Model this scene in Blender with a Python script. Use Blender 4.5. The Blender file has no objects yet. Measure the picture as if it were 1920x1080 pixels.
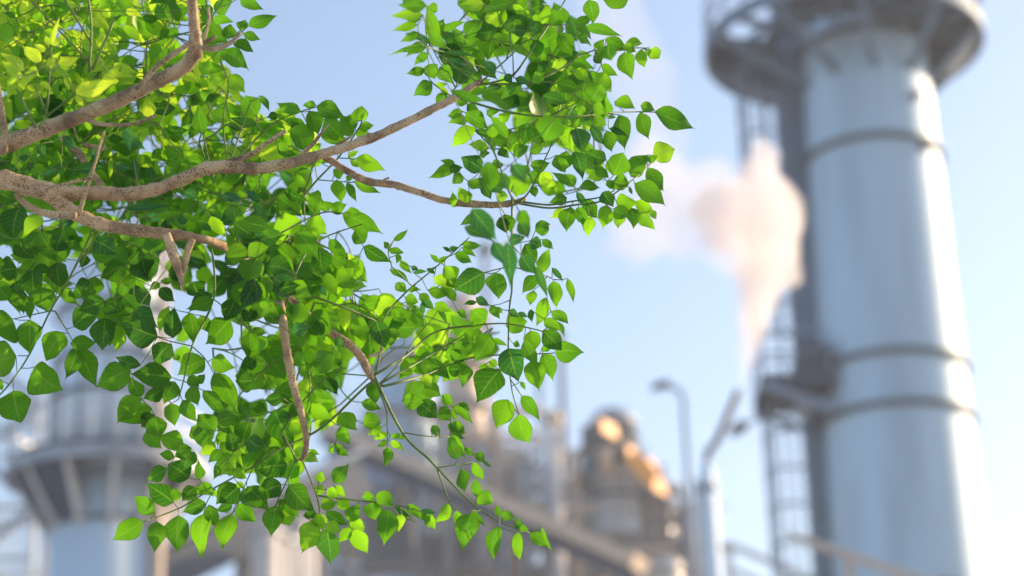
import bpy, math, random
import numpy as np
from mathutils import Vector, Matrix

# ------------------------------------------------------------------ camera
SC = bpy.context.scene
COL = SC.collection
FL = 85.0
FPX = FL/36.0*1920.0
PITCH, ROLL = math.radians(20.7), math.radians(-1.9)
CAM = Vector((0, 0, 1.6))
ROT = (Matrix.Rotation(math.radians(90)+PITCH, 3, 'X') @ Matrix.Rotation(ROLL, 3, 'Z'))
cd = bpy.data.cameras.new('camera'); cam = bpy.data.objects.new('camera', cd); COL.objects.link(cam)
cam.matrix_world = Matrix.Translation(CAM) @ ROT.to_4x4()
cd.lens = FL; cd.sensor_width = 36; cd.clip_start = .05; cd.clip_end = 20000
cd.dof.use_dof = True; cd.dof.focus_distance = 3.5; cd.dof.aperture_fstop = 3.6
SC.camera = cam
# ------------------------------------------------------------------ sky, sun, exposure
SUN_AZ, SUN_EL = math.radians(62), math.radians(20)      # azimuth clockwise from +Y (view direction)
W = bpy.data.worlds.new('World'); SC.world = W; W.use_nodes = True
nt = W.node_tree; bg = nt.nodes['Background']
sky = nt.nodes.new('ShaderNodeTexSky'); sky.sky_type = 'NISHITA'; sky.sun_disc = False
sky.sun_elevation = SUN_EL; sky.sun_rotation = SUN_AZ
sky.air_density = 1.0; sky.dust_density = 1.9; sky.ozone_density = 1.6
nt.links.new(sky.outputs[0], bg.inputs[0]); bg.inputs[1].default_value = 0.115
sl = bpy.data.lights.new('sun', 'SUN'); sl.energy = 2.9; sl.angle = math.radians(.6); sl.color = (1, .72, .44)
so = bpy.data.objects.new('sun', sl); COL.objects.link(so)
sdir = Vector((math.sin(SUN_AZ)*math.cos(SUN_EL), math.cos(SUN_AZ)*math.cos(SUN_EL), math.sin(SUN_EL)))
so.rotation_euler = sdir.to_track_quat('Z', 'Y').to_euler(); so.location = (40, 20, 60)
SC.view_settings.view_transform = 'Standard'; SC.view_settings.look = 'None'
SC.view_settings.gamma = 1; SC.view_settings.exposure = 1.18
SC.render.engine = 'CYCLES'
SC.cycles.max_bounces = 12; SC.cycles.transparent_max_bounces = 8; SC.cycles.volume_bounces = 10
SC.cycles.transmission_bounces = 6; SC.cycles.sample_clamp_indirect = 6
SC.cycles.caustics_reflective = False; SC.cycles.caustics_refractive = False

# ------------------------------------------------------------------ helpers
def ray(px, py):
    return (ROT @ Vector(((px-960)/FPX, (540-py)/FPX, -1.0)))
def P(px, py, d):                       # a point at depth d (metres along the view axis)
    return CAM + ray(px, py)*d
def H(px, py, h):                       # a point at horizontal distance h
    r = ray(px, py); return CAM + r*(h/math.hypot(r.x, r.y))
RI = ROT.transposed()
def proj(p):
    v = RI @ (Vector(p)-CAM); return (960+FPX*v.x/-v.z, 540-FPX*v.y/-v.z, -v.z)
def zrow(x, y, py):                     # height on the vertical line (x,y) seen at picture row py
    lo, hi = -5, 90
    for _ in range(50):
        m = (lo+hi)/2
        if proj((x, y, m))[1] > py: lo = m
        else: hi = m
    return (lo+hi)/2
def vert(px, py, h):                    # foot x,y of a vertical thing seen at px,py
    p = H(px, py, h); return p.x, p.y

class MB:
    def __init__(s): s.v = []; s.f = []; s.uv = None
    def add(s, vs, fs):
        o = len(s.v); s.v += [tuple(v) for v in vs]; s.f += [tuple(i+o for i in f) for f in fs]; return s
    def box(s, c, size, rz=0, R=None):
        hx, hy, hz = size[0]/2, size[1]/2, size[2]/2
        M = R or Matrix.Rotation(rz, 3, 'Z'); c = Vector(c)
        vs = [c + M @ Vector((x*hx, y*hy, z*hz)) for x in (-1, 1) for y in (-1, 1) for z in (-1, 1)]
        return s.add(vs, [(0,1,3,2),(4,6,7,5),(0,4,5,1),(2,3,7,6),(0,2,6,4),(1,5,7,3)])
    def bar(s, a, b, w, h=None):        # rectangular bar from a to b
        a, b = Vector(a), Vector(b); d = b-a; L = d.length
        if L < 1e-6: return s
        R = d.to_track_quat('X', 'Z').to_matrix()
        return s.box((a+b)/2, (L, w, h or w), R=R)
    def tube(s, pts, rad, n=8, cap=True, rough=0, seed=0):
        pts = [Vector(p) for p in pts]; m = len(pts)
        rad = rad if isinstance(rad, (list, tuple)) else [rad]*m
        rng = random.Random(seed)
        vs = []; u = None
        for i, p in enumerate(pts):
            t = (pts[min(i+1, m-1)]-pts[max(i-1, 0)])
            t = t.normalized() if t.length > 1e-9 else Vector((0,0,1))
            if u is None:
                u = t.orthogonal().normalized()
            else:
                u = (u - t*u.dot(t)); u = u.normalized() if u.length > 1e-6 else t.orthogonal().normalized()
            w = t.cross(u)
            for k in range(n):
                a = 2*math.pi*k/n; r = rad[i]*(1+rough*(rng.random()-.5))
                vs.append(p + (u*math.cos(a)+w*math.sin(a))*r)
        fs = [(i*n+k, i*n+(k+1) % n, (i+1)*n+(k+1) % n, (i+1)*n+k) for i in range(m-1) for k in range(n)]
        if cap: fs += [tuple(range(n-1, -1, -1)), tuple(range((m-1)*n, m*n))]
        return s.add(vs, fs)
    def lathe(s, c, prof, n=48, cap=True):   # prof: (r,z) from bottom to top round the vertical through c
        vs = [(c[0]+r*math.cos(2*math.pi*k/n), c[1]+r*math.sin(2*math.pi*k/n), c[2]+z) for r, z in prof for k in range(n)]
        m = len(prof)
        fs = [(i*n+k, i*n+(k+1) % n, (i+1)*n+(k+1) % n, (i+1)*n+k) for i in range(m-1) for k in range(n)]
        if cap: fs += [tuple(range(n-1, -1, -1)), tuple(range((m-1)*n, m*n))]
        return s.add(vs, fs)
    def build(s, name, m, parent=None, smooth=False, label=None):
        org = ORG.get(parent.name, Vector((0,0,0))) if parent else Vector((0,0,0))
        me = bpy.data.meshes.new(name)
        me.from_pydata([(v[0]-org.x, v[1]-org.y, v[2]-org.z) for v in s.v], [], s.f)
        if smooth: me.polygons.foreach_set('use_smooth', [True]*len(me.polygons))
        me.materials.append(m); me.update()
        o = bpy.data.objects.new(name, me); COL.objects.link(o)
        if parent: o.parent = parent; ORG[o.name] = org
        if label: o['label'] = label
        return o
ORG = {}
def thing(name, label, cat, loc, group=None, kind=None):
    o = bpy.data.objects.new(name, None); COL.objects.link(o); o.location = loc; o.empty_display_size = .3
    o['label'] = label; o['category'] = cat
    if group: o['group'] = group
    if kind: o['kind'] = kind
    ORG[o.name] = Vector(loc); return o

# ------------------------------------------------------------------ materials
def mat(name, col=(.5,.5,.5), rough=.6, metal=0.0, noise=0.0, scale=3.0, col2=None, bump=0.0, stretch=None):
    m = bpy.data.materials.new(name); m.use_nodes = True; n = m.node_tree; b = n.nodes['Principled BSDF']
    b.inputs['Roughness'].default_value = rough; b.inputs['Metallic'].default_value = metal
    b.inputs['Base Color'].default_value = (*col, 1)
    if col2 or noise:
        tc = n.nodes.new('ShaderNodeTexCoord'); nz = n.nodes.new('ShaderNodeTexNoise'); nz.inputs['Scale'].default_value = scale
        nz.inputs['Detail'].default_value = 6; mp = n.nodes.new('ShaderNodeMapping'); mp.inputs['Scale'].default_value = stretch or (1, 1, 1)
        n.links.new(tc.outputs['Object'], mp.inputs['Vector']); n.links.new(mp.outputs[0], nz.inputs['Vector'])
        cr = n.nodes.new('ShaderNodeValToRGB'); cr.color_ramp.elements[0].position = .35; cr.color_ramp.elements[1].position = .68
        c2 = col2 or tuple(c*(1-noise) for c in col)
        cr.color_ramp.elements[0].color = (*c2, 1); cr.color_ramp.elements[1].color = (*col, 1)
        n.links.new(nz.outputs['Fac'], cr.inputs[0]); n.links.new(cr.outputs[0], b.inputs['Base Color'])
        if bump:
            bp = n.nodes.new('ShaderNodeBump'); bp.inputs['Strength'].default_value = bump; bp.inputs['Distance'].default_value = .02
            n.links.new(nz.outputs['Fac'], bp.inputs['Height']); n.links.new(bp.outputs[0], b.inputs['Normal'])
    return m
M_clad = mat('aluminium cladding', (.46,.62,.75), .55, .22, .26, 1.1, stretch=(1, 1, .12))  # blue base colour stands in for sky mirrored in the metal
M_duct = mat('dark blue duct', (.15,.23,.31), .6, .2, .2, 1)
M_shiny = mat('bright cladding', (.80,.85,.92), .3, .75, .08, .7)
M_tower = mat('weathered cladding', (.66,.79,.90), .55, .1, .08, .7)
M_ring = mat('ring steel', (.10,.12,.14), .6, .3, .3, 4)
M_dark = mat('dark painted steel', (.038,.07,.115), .65, .1, .3, 3)
M_steel = mat('grey galvanised steel', (.42,.45,.49), .55, .35, .35, 2.5)
M_brown = mat('brown weathered steel', (.27,.265,.275), .7, .1, .4, 2.5)
M_tan = mat('tan painted steel', (.66,.52,.40), .6, .1, .25, 3)
M_pale = mat('pale insulation jacket', (.74,.70,.66), .5, .3, .2, 2)
M_blue = mat('blue grey steel', (.24,.32,.42), .55, .3, .25, 2)
M_orange = mat('sunlit orange panel', (.95,.42,.10), .55, 0, .15, 3)  # orange base stands in for warm sunlight on insulation
M_rust = mat('brown pipe', (.12,.07,.055), .7, 0, .3, 6)
M_lamp = mat('lamp housing', (.06,.06,.07), .5, .2, .2, 6)
M_ground = mat('pale concrete ground', (.40,.42,.45), .9, 0, 0, .6, (.31,.33,.35), .5)

def bark(name, near=1.0):
    m = bpy.data.materials.new(name); m.use_nodes = True; n = m.node_tree; b = n.nodes['Principled BSDF']; L = n.links.new
    tc = n.nodes.new('ShaderNodeTexCoord')
    n1 = n.nodes.new('ShaderNodeTexNoise'); n1.inputs['Scale'].default_value = 26; n1.inputs['Detail'].default_value = 7
    L(tc.outputs['Object'], n1.inputs['Vector'])
    cr = n.nodes.new('ShaderNodeValToRGB'); e = cr.color_ramp.elements
    e[0].position = .32; e[0].color = (.20,.125,.07,1); e[1].position = .62; e[1].color = (.64,.47,.28,1)
    x = cr.color_ramp.elements.new(.47); x.color = (.47,.33,.19,1)
    L(n1.outputs['Fac'], cr.inputs[0])
    vo = n.nodes.new('ShaderNodeTexVoronoi'); vo.inputs['Scale'].default_value = 380; vo.inputs['Randomness'].default_value = 1
    L(tc.outputs['Object'], vo.inputs['Vector'])
    n2 = n.nodes.new('ShaderNodeTexNoise'); n2.inputs['Scale'].default_value = 45; L(tc.outputs['Object'], n2.inputs['Vector'])
    ad = n.nodes.new('ShaderNodeMath'); ad.operation = 'MULTIPLY_ADD'; ad.inputs[1].default_value = 1.25; ad.inputs[2].default_value = -.29
    L(n2.outputs['Fac'], ad.inputs[0])
    lt = n.nodes.new('ShaderNodeMath'); lt.operation = 'LESS_THAN'; L(vo.outputs['Distance'], lt.inputs[0]); L(ad.outputs[0], lt.inputs[1])
    mx = n.nodes.new('ShaderNodeMix'); mx.data_type = 'RGBA'; L(lt.outputs[0], mx.inputs[0])
    L(cr.outputs[0], mx.inputs[6]); mx.inputs[7].default_value = (.20,.125,.07,1)
    L(mx.outputs[2], b.inputs['Base Color']); b.inputs['Roughness'].default_value = .85
    bp = n.nodes.new('ShaderNodeBump'); bp.inputs['Strength'].default_value = 1; bp.inputs['Distance'].default_value = .006
    L(n1.outputs['Fac'], bp.inputs['Height']); L(bp.outputs[0], b.inputs['Normal'])
    return m
M_bark = bark('bark')
M_stem = mat('green stem', (.17,.27,.04), .5, 0, .45, 40)

def leafmat():
    m = bpy.data.materials.new('leaf'); m.use_nodes = True; n = m.node_tree; n.nodes.clear(); L = n.links.new
    out = n.nodes.new('ShaderNodeOutputMaterial')
    def math_(op, a, b=None, c=None):
        x = n.nodes.new('ShaderNodeMath'); x.operation = op
        for i, q in enumerate((a, b, c)):
            if q is None: continue
            if isinstance(q, (int, float)): x.inputs[i].default_value = q
            else: L(q, x.inputs[i])
        return x.outputs[0]
    at = n.nodes.new('ShaderNodeAttribute'); at.attribute_name = 'kind'
    sp = n.nodes.new('ShaderNodeSeparateColor'); L(at.outputs['Color'], sp.inputs[0])
    age, rnd, sky_tint = sp.outputs[0], sp.outputs[1], sp.outputs[2]
    uv = n.nodes.new('ShaderNodeUVMap'); uv.uv_map = 'UVMap'
    su = n.nodes.new('ShaderNodeSeparateXYZ'); L(uv.outputs[0], su.inputs[0]); u, v = su.outputs[0], su.outputs[1]
    av = math_('ABSOLUTE', math_('SUBTRACT', v, .5))                       # 0 midrib .. .5 edge
    mid = math_('LESS_THAN', av, .03)
    ph = math_('FRACT', math_('MULTIPLY', math_('SUBTRACT', u, math_('MULTIPLY', av, .55)), 6.5))
    sv = math_('LESS_THAN', math_('ABSOLUTE', math_('SUBTRACT', ph, .5)), .07)
    vein = math_('MAXIMUM', mid, math_('MULTIPLY', sv, .55))
    tc = n.nodes.new('ShaderNodeTexCoord')
    nz = n.nodes.new('ShaderNodeTexNoise'); nz.inputs['Scale'].default_value = 70; nz.inputs['Detail'].default_value = 5; L(tc.outputs['Object'], nz.inputs['Vector'])
    # blade colour by leaf age: old dark -> mature -> young
    def ramp(stops):
        r = n.nodes.new('ShaderNodeValToRGB'); e = r.color_ramp.elements
        e[0].position, e[0].color = stops[0][0], (*stops[0][1], 1); e[1].position, e[1].color = stops[-1][0], (*stops[-1][1], 1)
        for p_, c_ in stops[1:-1]: q = e.new(p_); q.color = (*c_, 1)
        L(fa, r.inputs[0]); return r.outputs[0]
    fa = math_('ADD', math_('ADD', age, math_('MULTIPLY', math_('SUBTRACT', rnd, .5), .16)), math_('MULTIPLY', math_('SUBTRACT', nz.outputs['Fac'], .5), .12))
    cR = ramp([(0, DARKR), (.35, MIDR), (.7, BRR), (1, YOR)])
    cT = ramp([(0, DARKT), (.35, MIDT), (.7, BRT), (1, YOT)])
    def mix(f, a, b):
        x = n.nodes.new('ShaderNodeMix'); x.data_type = 'RGBA'
        if isinstance(f, float): x.inputs[0].default_value = f
        else: L(f, x.inputs[0])
        for i, q in ((6, a), (7, b)):
            if isinstance(q, tuple): x.inputs[i].default_value = (*q, 1)
            else: L(q, x.inputs[i])
        return x.outputs[2]
    cR = mix(sky_tint, cR, (.04,.16,.10)); cT = mix(sky_tint, cT, (.02,.16,.06))  # blue-green mixed in as painted sky reflection on the blade
    cR = mix(math_('MULTIPLY', vein, .6), cR, (.26,.40,.08)); cT = mix(math_('MULTIPLY', vein, .5), cT, (.22,.46,.05))
    marg = math_('MULTIPLY', math_('GREATER_THAN', av, .465), .6); cR = mix(marg, cR, (.10,.09,.02)); cT = mix(marg, cT, (.10,.12,.01))
    # brown spots and dry edges where the leaf has them
    n2 = n.nodes.new('ShaderNodeTexNoise'); n2.inputs['Scale'].default_value = 190; L(tc.outputs['Object'], n2.inputs['Vector'])
    spot = math_('GREATER_THAN', math_('ADD', n2.outputs['Fac'], math_('MULTIPLY', math_('POWER', math_('MULTIPLY', av, 2), 6), .08)), .735)
    edge = math_('MULTIPLY', math_('GREATER_THAN', u, .95), math_('GREATER_THAN', rnd, .55))
    br = math_('MAXIMUM', spot, math_('MULTIPLY', edge, .8))
    cR = mix(br, cR, (.22,.12,.03)); cT = mix(br, cT, (.25,.16,.03))
    p = n.nodes.new('ShaderNodeBsdfPrincipled'); L(cR, p.inputs['Base Color']); p.inputs['Roughness'].default_value = .36
    p.inputs['Specular IOR Level'].default_value = .35
    t = n.nodes.new('ShaderNodeBsdfTranslucent'); L(cT, t.inputs['Color'])
    bh = math_('ADD', math_('MULTIPLY', vein, -.6), math_('MULTIPLY', nz.outputs['Fac'], .8))
    bp = n.nodes.new('ShaderNodeBump'); bp.inputs['Strength'].default_value = .7; bp.inputs['Distance'].default_value = .002
    L(bh, bp.inputs['Height']); L(bp.outputs[0], p.inputs['Normal'])
    ms = n.nodes.new('ShaderNodeMixShader'); ms.inputs[0].default_value = .55
    L(p.outputs[0], ms.inputs[1]); L(t.outputs[0], ms.inputs[2]); L(ms.outputs[0], out.inputs['Surface'])
    return m
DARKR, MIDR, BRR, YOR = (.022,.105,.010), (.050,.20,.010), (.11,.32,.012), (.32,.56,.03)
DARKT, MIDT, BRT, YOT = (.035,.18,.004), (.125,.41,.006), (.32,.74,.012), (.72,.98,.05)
M_leaf = leafmat()

# ------------------------------------------------------------------ ground
g = MB(); n = 24; S = 6000
gv = []; ring = [0, 8, 30, 90, 250, 900, S]
for r in ring[1:]:
    for k in range(48): a = 2*math.pi*k/48; gv.append((r*math.cos(a), r*math.sin(a), 0))
gf = [tuple(range(48))]
for i in range(len(ring)-2):
    for k in range(48): gf.append((i*48+k, (i+1)*48+k, (i+1)*48+(k+1) % 48, i*48+(k+1) % 48))
go = g.add(gv, gf).build('ground', M_ground); go['kind'] = 'structure'

# ------------------------------------------------------------------ tall exhaust stack (right)
def arc_ring(mb, c, z, r, w, h, n=64, a0=0, a1=2*math.pi):     # square-section ring
    full = abs(a1-a0-2*math.pi) < 1e-6; m = n if full else n+1
    vs = []
    for k in range(m):
        a = a0+(a1-a0)*k/n; ca, sa = math.cos(a), math.sin(a)
        for rr, zz in ((r, z), (r+w, z), (r+w, z+h), (r, z+h)): vs.append((c[0]+rr*ca, c[1]+rr*sa, zz))
    fs = []
    for k in range(n):
        o, q = k*4, ((k+1) % m)*4
        for j in range(4): fs.append((o+j, o+(j+1) % 4, q+(j+1) % 4, q+j))
    mb.add(vs, fs)
def ladder(mb, base, z0, z1, out, half=.24, cage=True, dz=.32):      # ladder with a safety cage; out = unit vector away from the wall
    side = Vector((-out[1], out[0])); bx, by = base
    for s in (-1, 1): mb.bar((bx+side.x*half*s, by+side.y*half*s, z0), (bx+side.x*half*s, by+side.y*half*s, z1), .06)
    z = z0+.2
    while z < z1: mb.bar((bx-side.x*half, by-side.y*half, z), (bx+side.x*half, by+side.y*half, z), .035); z += dz
    if cage:
        R = half*1.25; pts = []
        for k in range(9):
            a = math.pi*k/8; pts.append((bx+side.x*math.cos(a)*R+out[0]*math.sin(a)*R*1.7, by+side.y*math.cos(a)*R+out[1]*math.sin(a)*R*1.7))
        z = z0+1.4
        while z < z1:
            for (a, b), (c_, d) in zip(pts, pts[1:]): mb.bar((a, b, z), (c_, d, z), .06, .05)
            z += .9
        for k in (1, 2, 3, 4, 5, 6, 7): mb.bar((*pts[k], z0+1.4), (*pts[k], z1), .045)
def rail(mb, pts, h=1.05, close=False, post=1):
    pts = [Vector(p) for p in pts]
    if close: pts = pts+[pts[0]]
    for a, b in zip(pts, pts[1:]):
        for q in (.5, 1): mb.bar(a+Vector((0,0,h*q)), b+Vector((0,0,h*q)), .05)
        mb.bar(a, a+Vector((0,0,h)), .05)
    mb.bar(pts[-1], pts[-1]+Vector((0,0,h)), .05)

HS = 56.0
sx, sy = vert(1709, 1080, HS)
def zs(py): return zrow(sx, sy, py)
def rad_px(px_r, z):                    # metres for a radius of px_r pixels at height z on the stack
    d = proj((sx, sy, z))[2]; return px_r*d/FPX
ZB, ZT = zs(1080), zs(90)
rB, rT = rad_px(146, ZB), rad_px(116, ZT)
def srad(z): return rB + (rT-rB)*(z-ZB)/(ZT-ZB)
stack = thing('exhaust_stack', 'tall silver grey exhaust stack with dark stiffening rings and a round platform at its top', 'exhaust stack', (sx, sy, 0))
top_z = zs(-330)
prof = []
seams = [z for z in np.arange(2.4, top_z, 2.4)]
prof = [(srad(0), 0)]
for z in seams: prof += [(srad(z), z-.05), (srad(z), z-.02), (srad(z)+.008, z), (srad(z), z+.02), (srad(z), z+.05)]
prof += [(srad(top_z), top_z), (srad(top_z)-.1, top_z)]
MB().lathe((sx, sy, 0), prof, 96).build('shell', M_clad, stack, True)
for py in (103, 303, 700, 795):                                      # the row where the ring's centre height lies
    z = zs(py); m = MB(); arc_ring(m, (sx, sy), z-.06, srad(z)-.02, .15, .12); m.build('stiffening_ring', M_ring, stack)
for z in (zs(1130), zs(1400)):
    m = MB(); arc_ring(m, (sx, sy), z-.06, srad(z)-.02, .15, .12); m.build('stiffening_ring', M_ring, stack)
# dark service duct up the left side
dx, dy = sx-1.62, sy+.95
MB().lathe((sx-1.68, sy+.55, 0), [(.55, 0), (.55, zs(-60))], 24).build('side_duct', M_duct, stack, True)
# lifting lugs down the right side
for px, py in ((1712,225),(1740,415),(1755,510),(1768,610),(1812,920),(1826,1025),(1727,320)):
    p = None; z = zs(py)
    for a in np.linspace(-1.5, .6, 120):
        q = Vector((sx+srad(z)*math.cos(a), sy+srad(z)*math.sin(a), z))
        if abs(proj(q)[0]-px) < 3: p = (q, a)
    if p:
        q, a = p; m = MB(); m.box(q+Vector((math.cos(a), math.sin(a), 0))*.06, (.2, .16, .2), a)
        m.tube([q, q+Vector((math.cos(a), math.sin(a), 0))*.22], .07, 8); m.build('lifting_lug', M_brown, stack)
# upper round platform on brackets
zp = zs(82); rp = rad_px(256, zp); cxp = sx-.5
pf = thing('upper_platform', '', '', (sx, sy, 0)); bpy.data.objects.remove(pf)
m = MB(); ri = srad(zp)+.15
N = 56; gap0, gap1 = 28, 35                                           # hatch opening on the left side
def pring(m, r0, r1, z, h, k0, k1):
    vs = []; 
    for k in range(k0, k1+1):
        a = 2*math.pi*k/N
        for rr, zz in ((r0, z), (r1, z), (r1, z+h), (r0, z+h)): vs.append((cxp+rr*math.cos(a), sy+rr*math.sin(a), zz))
    fs = []
    for i in range(k1-k0):
        o = i*4; fs += [(o+j, o+(j+1) % 4, o+4+(j+1) % 4, o+4+j) for j in range(4)]
    fs += [(0,1,2,3), tuple((k1-k0)*4+j for j in (3,2,1,0))]; m.add(vs, fs)
pring(m, ri, rp, zp, .08, gap1, N+gap0)                              # deck, open at the hatch
pring(m, rp-.3, rp, zp, .08, gap0, gap1); pring(m, ri, ri+.35, zp, .08, gap0, gap1)
deck = m.build('platform_deck', M_dark, stack)
m = MB(); arc_ring(m, (cxp, sy), zp-.22, rp-.05, .12, .34); arc_ring(m, (cxp, sy), zp-.2, ri+.7, .1, .2)
for k in range(16):
    a = 2*math.pi*(k+.5)/16; ca, sa = math.cos(a), math.sin(a)
    m.bar((cxp+ca*(ri-.1), sy+sa*(ri-.1), zp-.1), (cxp+ca*rp, sy+sa*rp, zp-.1), .12, .2)
m.build('deck_frame', M_duct, stack)
for k in range(10):
    a = 2*math.pi*(k+.5)/10; ca, sa = math.cos(a), math.sin(a); zl = zp-1.35
    b = MB(); b.bar((sx+ca*srad(zl), sy+sa*srad(zl), zl), (cxp+ca*(rp-.1), sy+sa*(rp-.1), zp-.15), .15, .2); b.build('bracket', M_tan if k == 1 else M_duct, stack)
m = MB(); rail(m, [(cxp+rp*math.cos(2*math.pi*k/28), sy+rp*math.sin(2*math.pi*k/28), zp+.08) for k in range(28)], close=True)
m.build('handrail', M_dark, stack)
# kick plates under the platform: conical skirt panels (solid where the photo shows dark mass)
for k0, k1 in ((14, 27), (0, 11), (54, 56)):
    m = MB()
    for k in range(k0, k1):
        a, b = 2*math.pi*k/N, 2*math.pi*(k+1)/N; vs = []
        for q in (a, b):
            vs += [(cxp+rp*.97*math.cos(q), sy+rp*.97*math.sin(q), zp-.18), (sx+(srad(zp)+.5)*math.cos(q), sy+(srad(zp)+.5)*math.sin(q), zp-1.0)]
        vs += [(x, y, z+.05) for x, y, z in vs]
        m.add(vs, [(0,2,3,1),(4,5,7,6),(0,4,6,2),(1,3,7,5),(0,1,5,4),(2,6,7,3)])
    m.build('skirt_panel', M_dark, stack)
# horizontal stub pipes and beams above the top ring
m = MB()
for dz, r in ((.9, .12), (1.35, .08)): arc_ring(m, (sx, sy), zp+dz, srad(zp)+.02, r, .16)
for k in range(9):
    a = -math.pi*(k+.5)/9; m.bar((sx+srad(zp)*math.cos(a)*1.02, sy+srad(zp)*math.sin(a)*1.02, zp+.1), (sx+srad(zp)*math.cos(a)*1.02, sy+srad(zp)*math.sin(a)*1.02, zp+1.4), .14)
m.build('collar_frame', M_brown, stack)
# caged ladders
lx, ly = sx-2.55, sy+.5
m = MB(); zmid = zs(735); ladder(m, vert(1440, 300, HS+.3), zmid, zp, (-.3, -.954), half=.52); m.build('upper_ladder', M_blue, stack)
m = MB(); ladder(m, vert(1490, 900, HS+.3), 0, zmid, (-.3, -.954), half=.52); lb = m.build('lower_ladder', M_blue, stack)
m = MB(); ux, uy = vert(1462, 300, HS+.9)
for x_, y_ in ((ux, uy), (ux-.25, uy+.7)): m.bar((x_, y_, zmid), (x_, y_, zp), .07)
m.build('conduit', M_blue, stack)
# mid landing
a_, b_ = H(1418, 770, HS), H(1548, 745, HS)
m = MB(); zc = zmid; cx_, cy_ = (a_.x+b_.x)/2, sy-.1
m.box((cx_, cy_, zc), (abs(b_.x-a_.x), 2.2, .3)); m.box((cx_+.5, cy_, zc+.5), (.75, 1.9, .9))
m.build('landing', M_dark, stack)
m = MB()
x0, x1, y0, y1 = cx_-.8, cx_+.8, cy_-1.1, cy_+1.1
rail(m, [(x1, y0, zc+.15), (x0, y0, zc+.15), (x0, y1, zc+.15), (x1, y1, zc+.15)])
m.bar((x0, y0, zc-.1), (x1, sy-1.2, zc-.75), .22, .16); m.bar((x0, y1, zc-.1), (x1, sy+.6, zc-.9), .16)
m.build('landing_rail', M_blue, stack)
q = H(1510, 757, HS-1.2); m = MB(); m.tube([q, q+Vector((0, .5, 0))], .24, 20); m.build('round_flange', M_steel, stack)
# ------------------------------------------------------------------ small floodlight on the stack landing
p = H(1387, 805, HS-.3); fl = thing('floodlight', 'small brown floodlight on an arm at the left of the stack landing', 'floodlight', p)
m = MB(); m.tube([p-Vector((.22,0,.1)), p+Vector((.12,0,.12))], [.12, .17], 12); m.build('housing', M_brown, fl, True)
m = MB(); m.tube([p+Vector((.1,0,.1)), H(1425, 785, HS-.3)], .04, 8); m.build('arm', M_blue, fl)

# ------------------------------------------------------------------ steam vent pipe
HV = 38.0
vx, vy = vert(1338, 1080, HV); ze = zrow(vx, vy, 872)
vent = thing('vent_pipe', 'upright grey vent pipe with a bent brown spout that lets off steam', 'vent pipe', (vx, vy, 0))
MB().lathe((vx, vy, 0), [(.13, 0), (.13, ze-.4), (.11, ze-.1), (.07, ze+.05)], 24).build('pipe', M_tower, vent, True)
tip = H(1385, 733, HV)
e0 = Vector((vx, vy, ze)); pts = [e0-Vector((0,0,.4)), e0, e0+Vector((.03,0,.22)), e0.lerp(tip, .3), tip]
MB().tube(pts, .062, 14).build('spout', M_rust, vent, True)
m = MB(); arc_ring(m, (vx, vy), ze-.45, .12, .05, .1, 20); m.build('flange', M_steel, vent)
m = MB(); m.lathe((vx-.17, vy+.1, 0), [(.045, 0), (.045, ze-.2)], 12); m.build('side_tube', M_steel, vent, True)

# ------------------------------------------------------------------ steam
def blob(mb, c, r, seed, n=3):
    import bmesh
    bm = bmesh.new(); bmesh.ops.create_icosphere(bm, subdivisions=n, radius=1)
    rng = random.Random(seed); dirs = [Vector((rng.gauss(0,1), rng.gauss(0,1), rng.gauss(0,1))).normalized() for _ in range(14)]
    vs = []
    for v in bm.verts:
        d = v.co.normalized(); k = 1+.26*max(0, max((d.dot(q)-.72)/.28 for q in dirs)) - .05
        vs.append(Vector(c)+d*r*k)
    mb.add(vs, [tuple(v.index for v in f.verts) for f in bm.faces]); bm.free()
def volmat(name, dens, col, g=.3):
    m = bpy.data.materials.new(name); m.use_nodes = True; n = m.node_tree; n.nodes.clear()
    o = n.nodes.new('ShaderNodeOutputMaterial'); v = n.nodes.new('ShaderNodeVolumePrincipled')
    v.inputs['Density'].default_value = dens; v.inputs['Color'].default_value = (*col, 1); v.inputs['Anisotropy'].default_value = g
    n.links.new(v.outputs[0], o.inputs['Volume'])
    try: m.cycles.homogeneous_volume = True
    except Exception: pass
    return m
def union(o, vox):
    md = o.modifiers.new('remesh', 'REMESH'); md.mode = 'VOXEL'; md.voxel_size = vox
HP = 38.2
core = [(1318,395,30),(1393,715,9),(1397,695,12),(1402,670,17),(1406,640,23),(1411,605,30),(1416,570,36),(1420,530,44),(1428,490,52),(1462,505,36),(1484,515,24),(1455,455,46),(1470,410,36),(1440,420,56),(1482,380,22),(1445,375,46),(1420,340,40),(1435,300,28),(1425,272,16),(1390,400,56),(1355,430,42),(1345,380,42)]
wisp = [(1185,440,36),(1150,465,24),(1235,380,44),(1210,400,36),(1280,460,30),(1310,350,44),(1300,410,50),(1255,430,44),(1215,450,36),(1190,480,22),(1265,370,50),(1250,320,40),(1215,290,40),(1345,330,36),(1330,460,34),(1370,480,40)]
far = [(1250,260,48),(1215,200,55),(1190,140,60),(1170,80,62),(1150,20,66),(1140,-50,70),(1175,400,50),(1200,330,50),(1230,130,40)]
st = thing('steam_plume', 'cream coloured steam drifting up and left from the bent spout past the tall stack', 'steam', tip, kind='stuff')
rng = random.Random(5)
for nm, lst, dens, zoff, vx_ in (('dense_steam', core, 2.0, 0, .055), ('drifting_steam', wisp, .6, .6, .08), ('thin_steam', far, .17, 1.5, .13)):
    m = MB()
    for i, (x, y, r) in enumerate(lst):
        c = H(x, y, HP+zoff*.7+rng.uniform(-.2, .2)*(r/30)); rr = r*c.length/FPX*.97
        blob(m, c, rr, i*7+len(lst))
    o = m.build(nm, volmat(nm, dens, (.965,.92,.905), .2), st); union(o, vx_)

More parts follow.
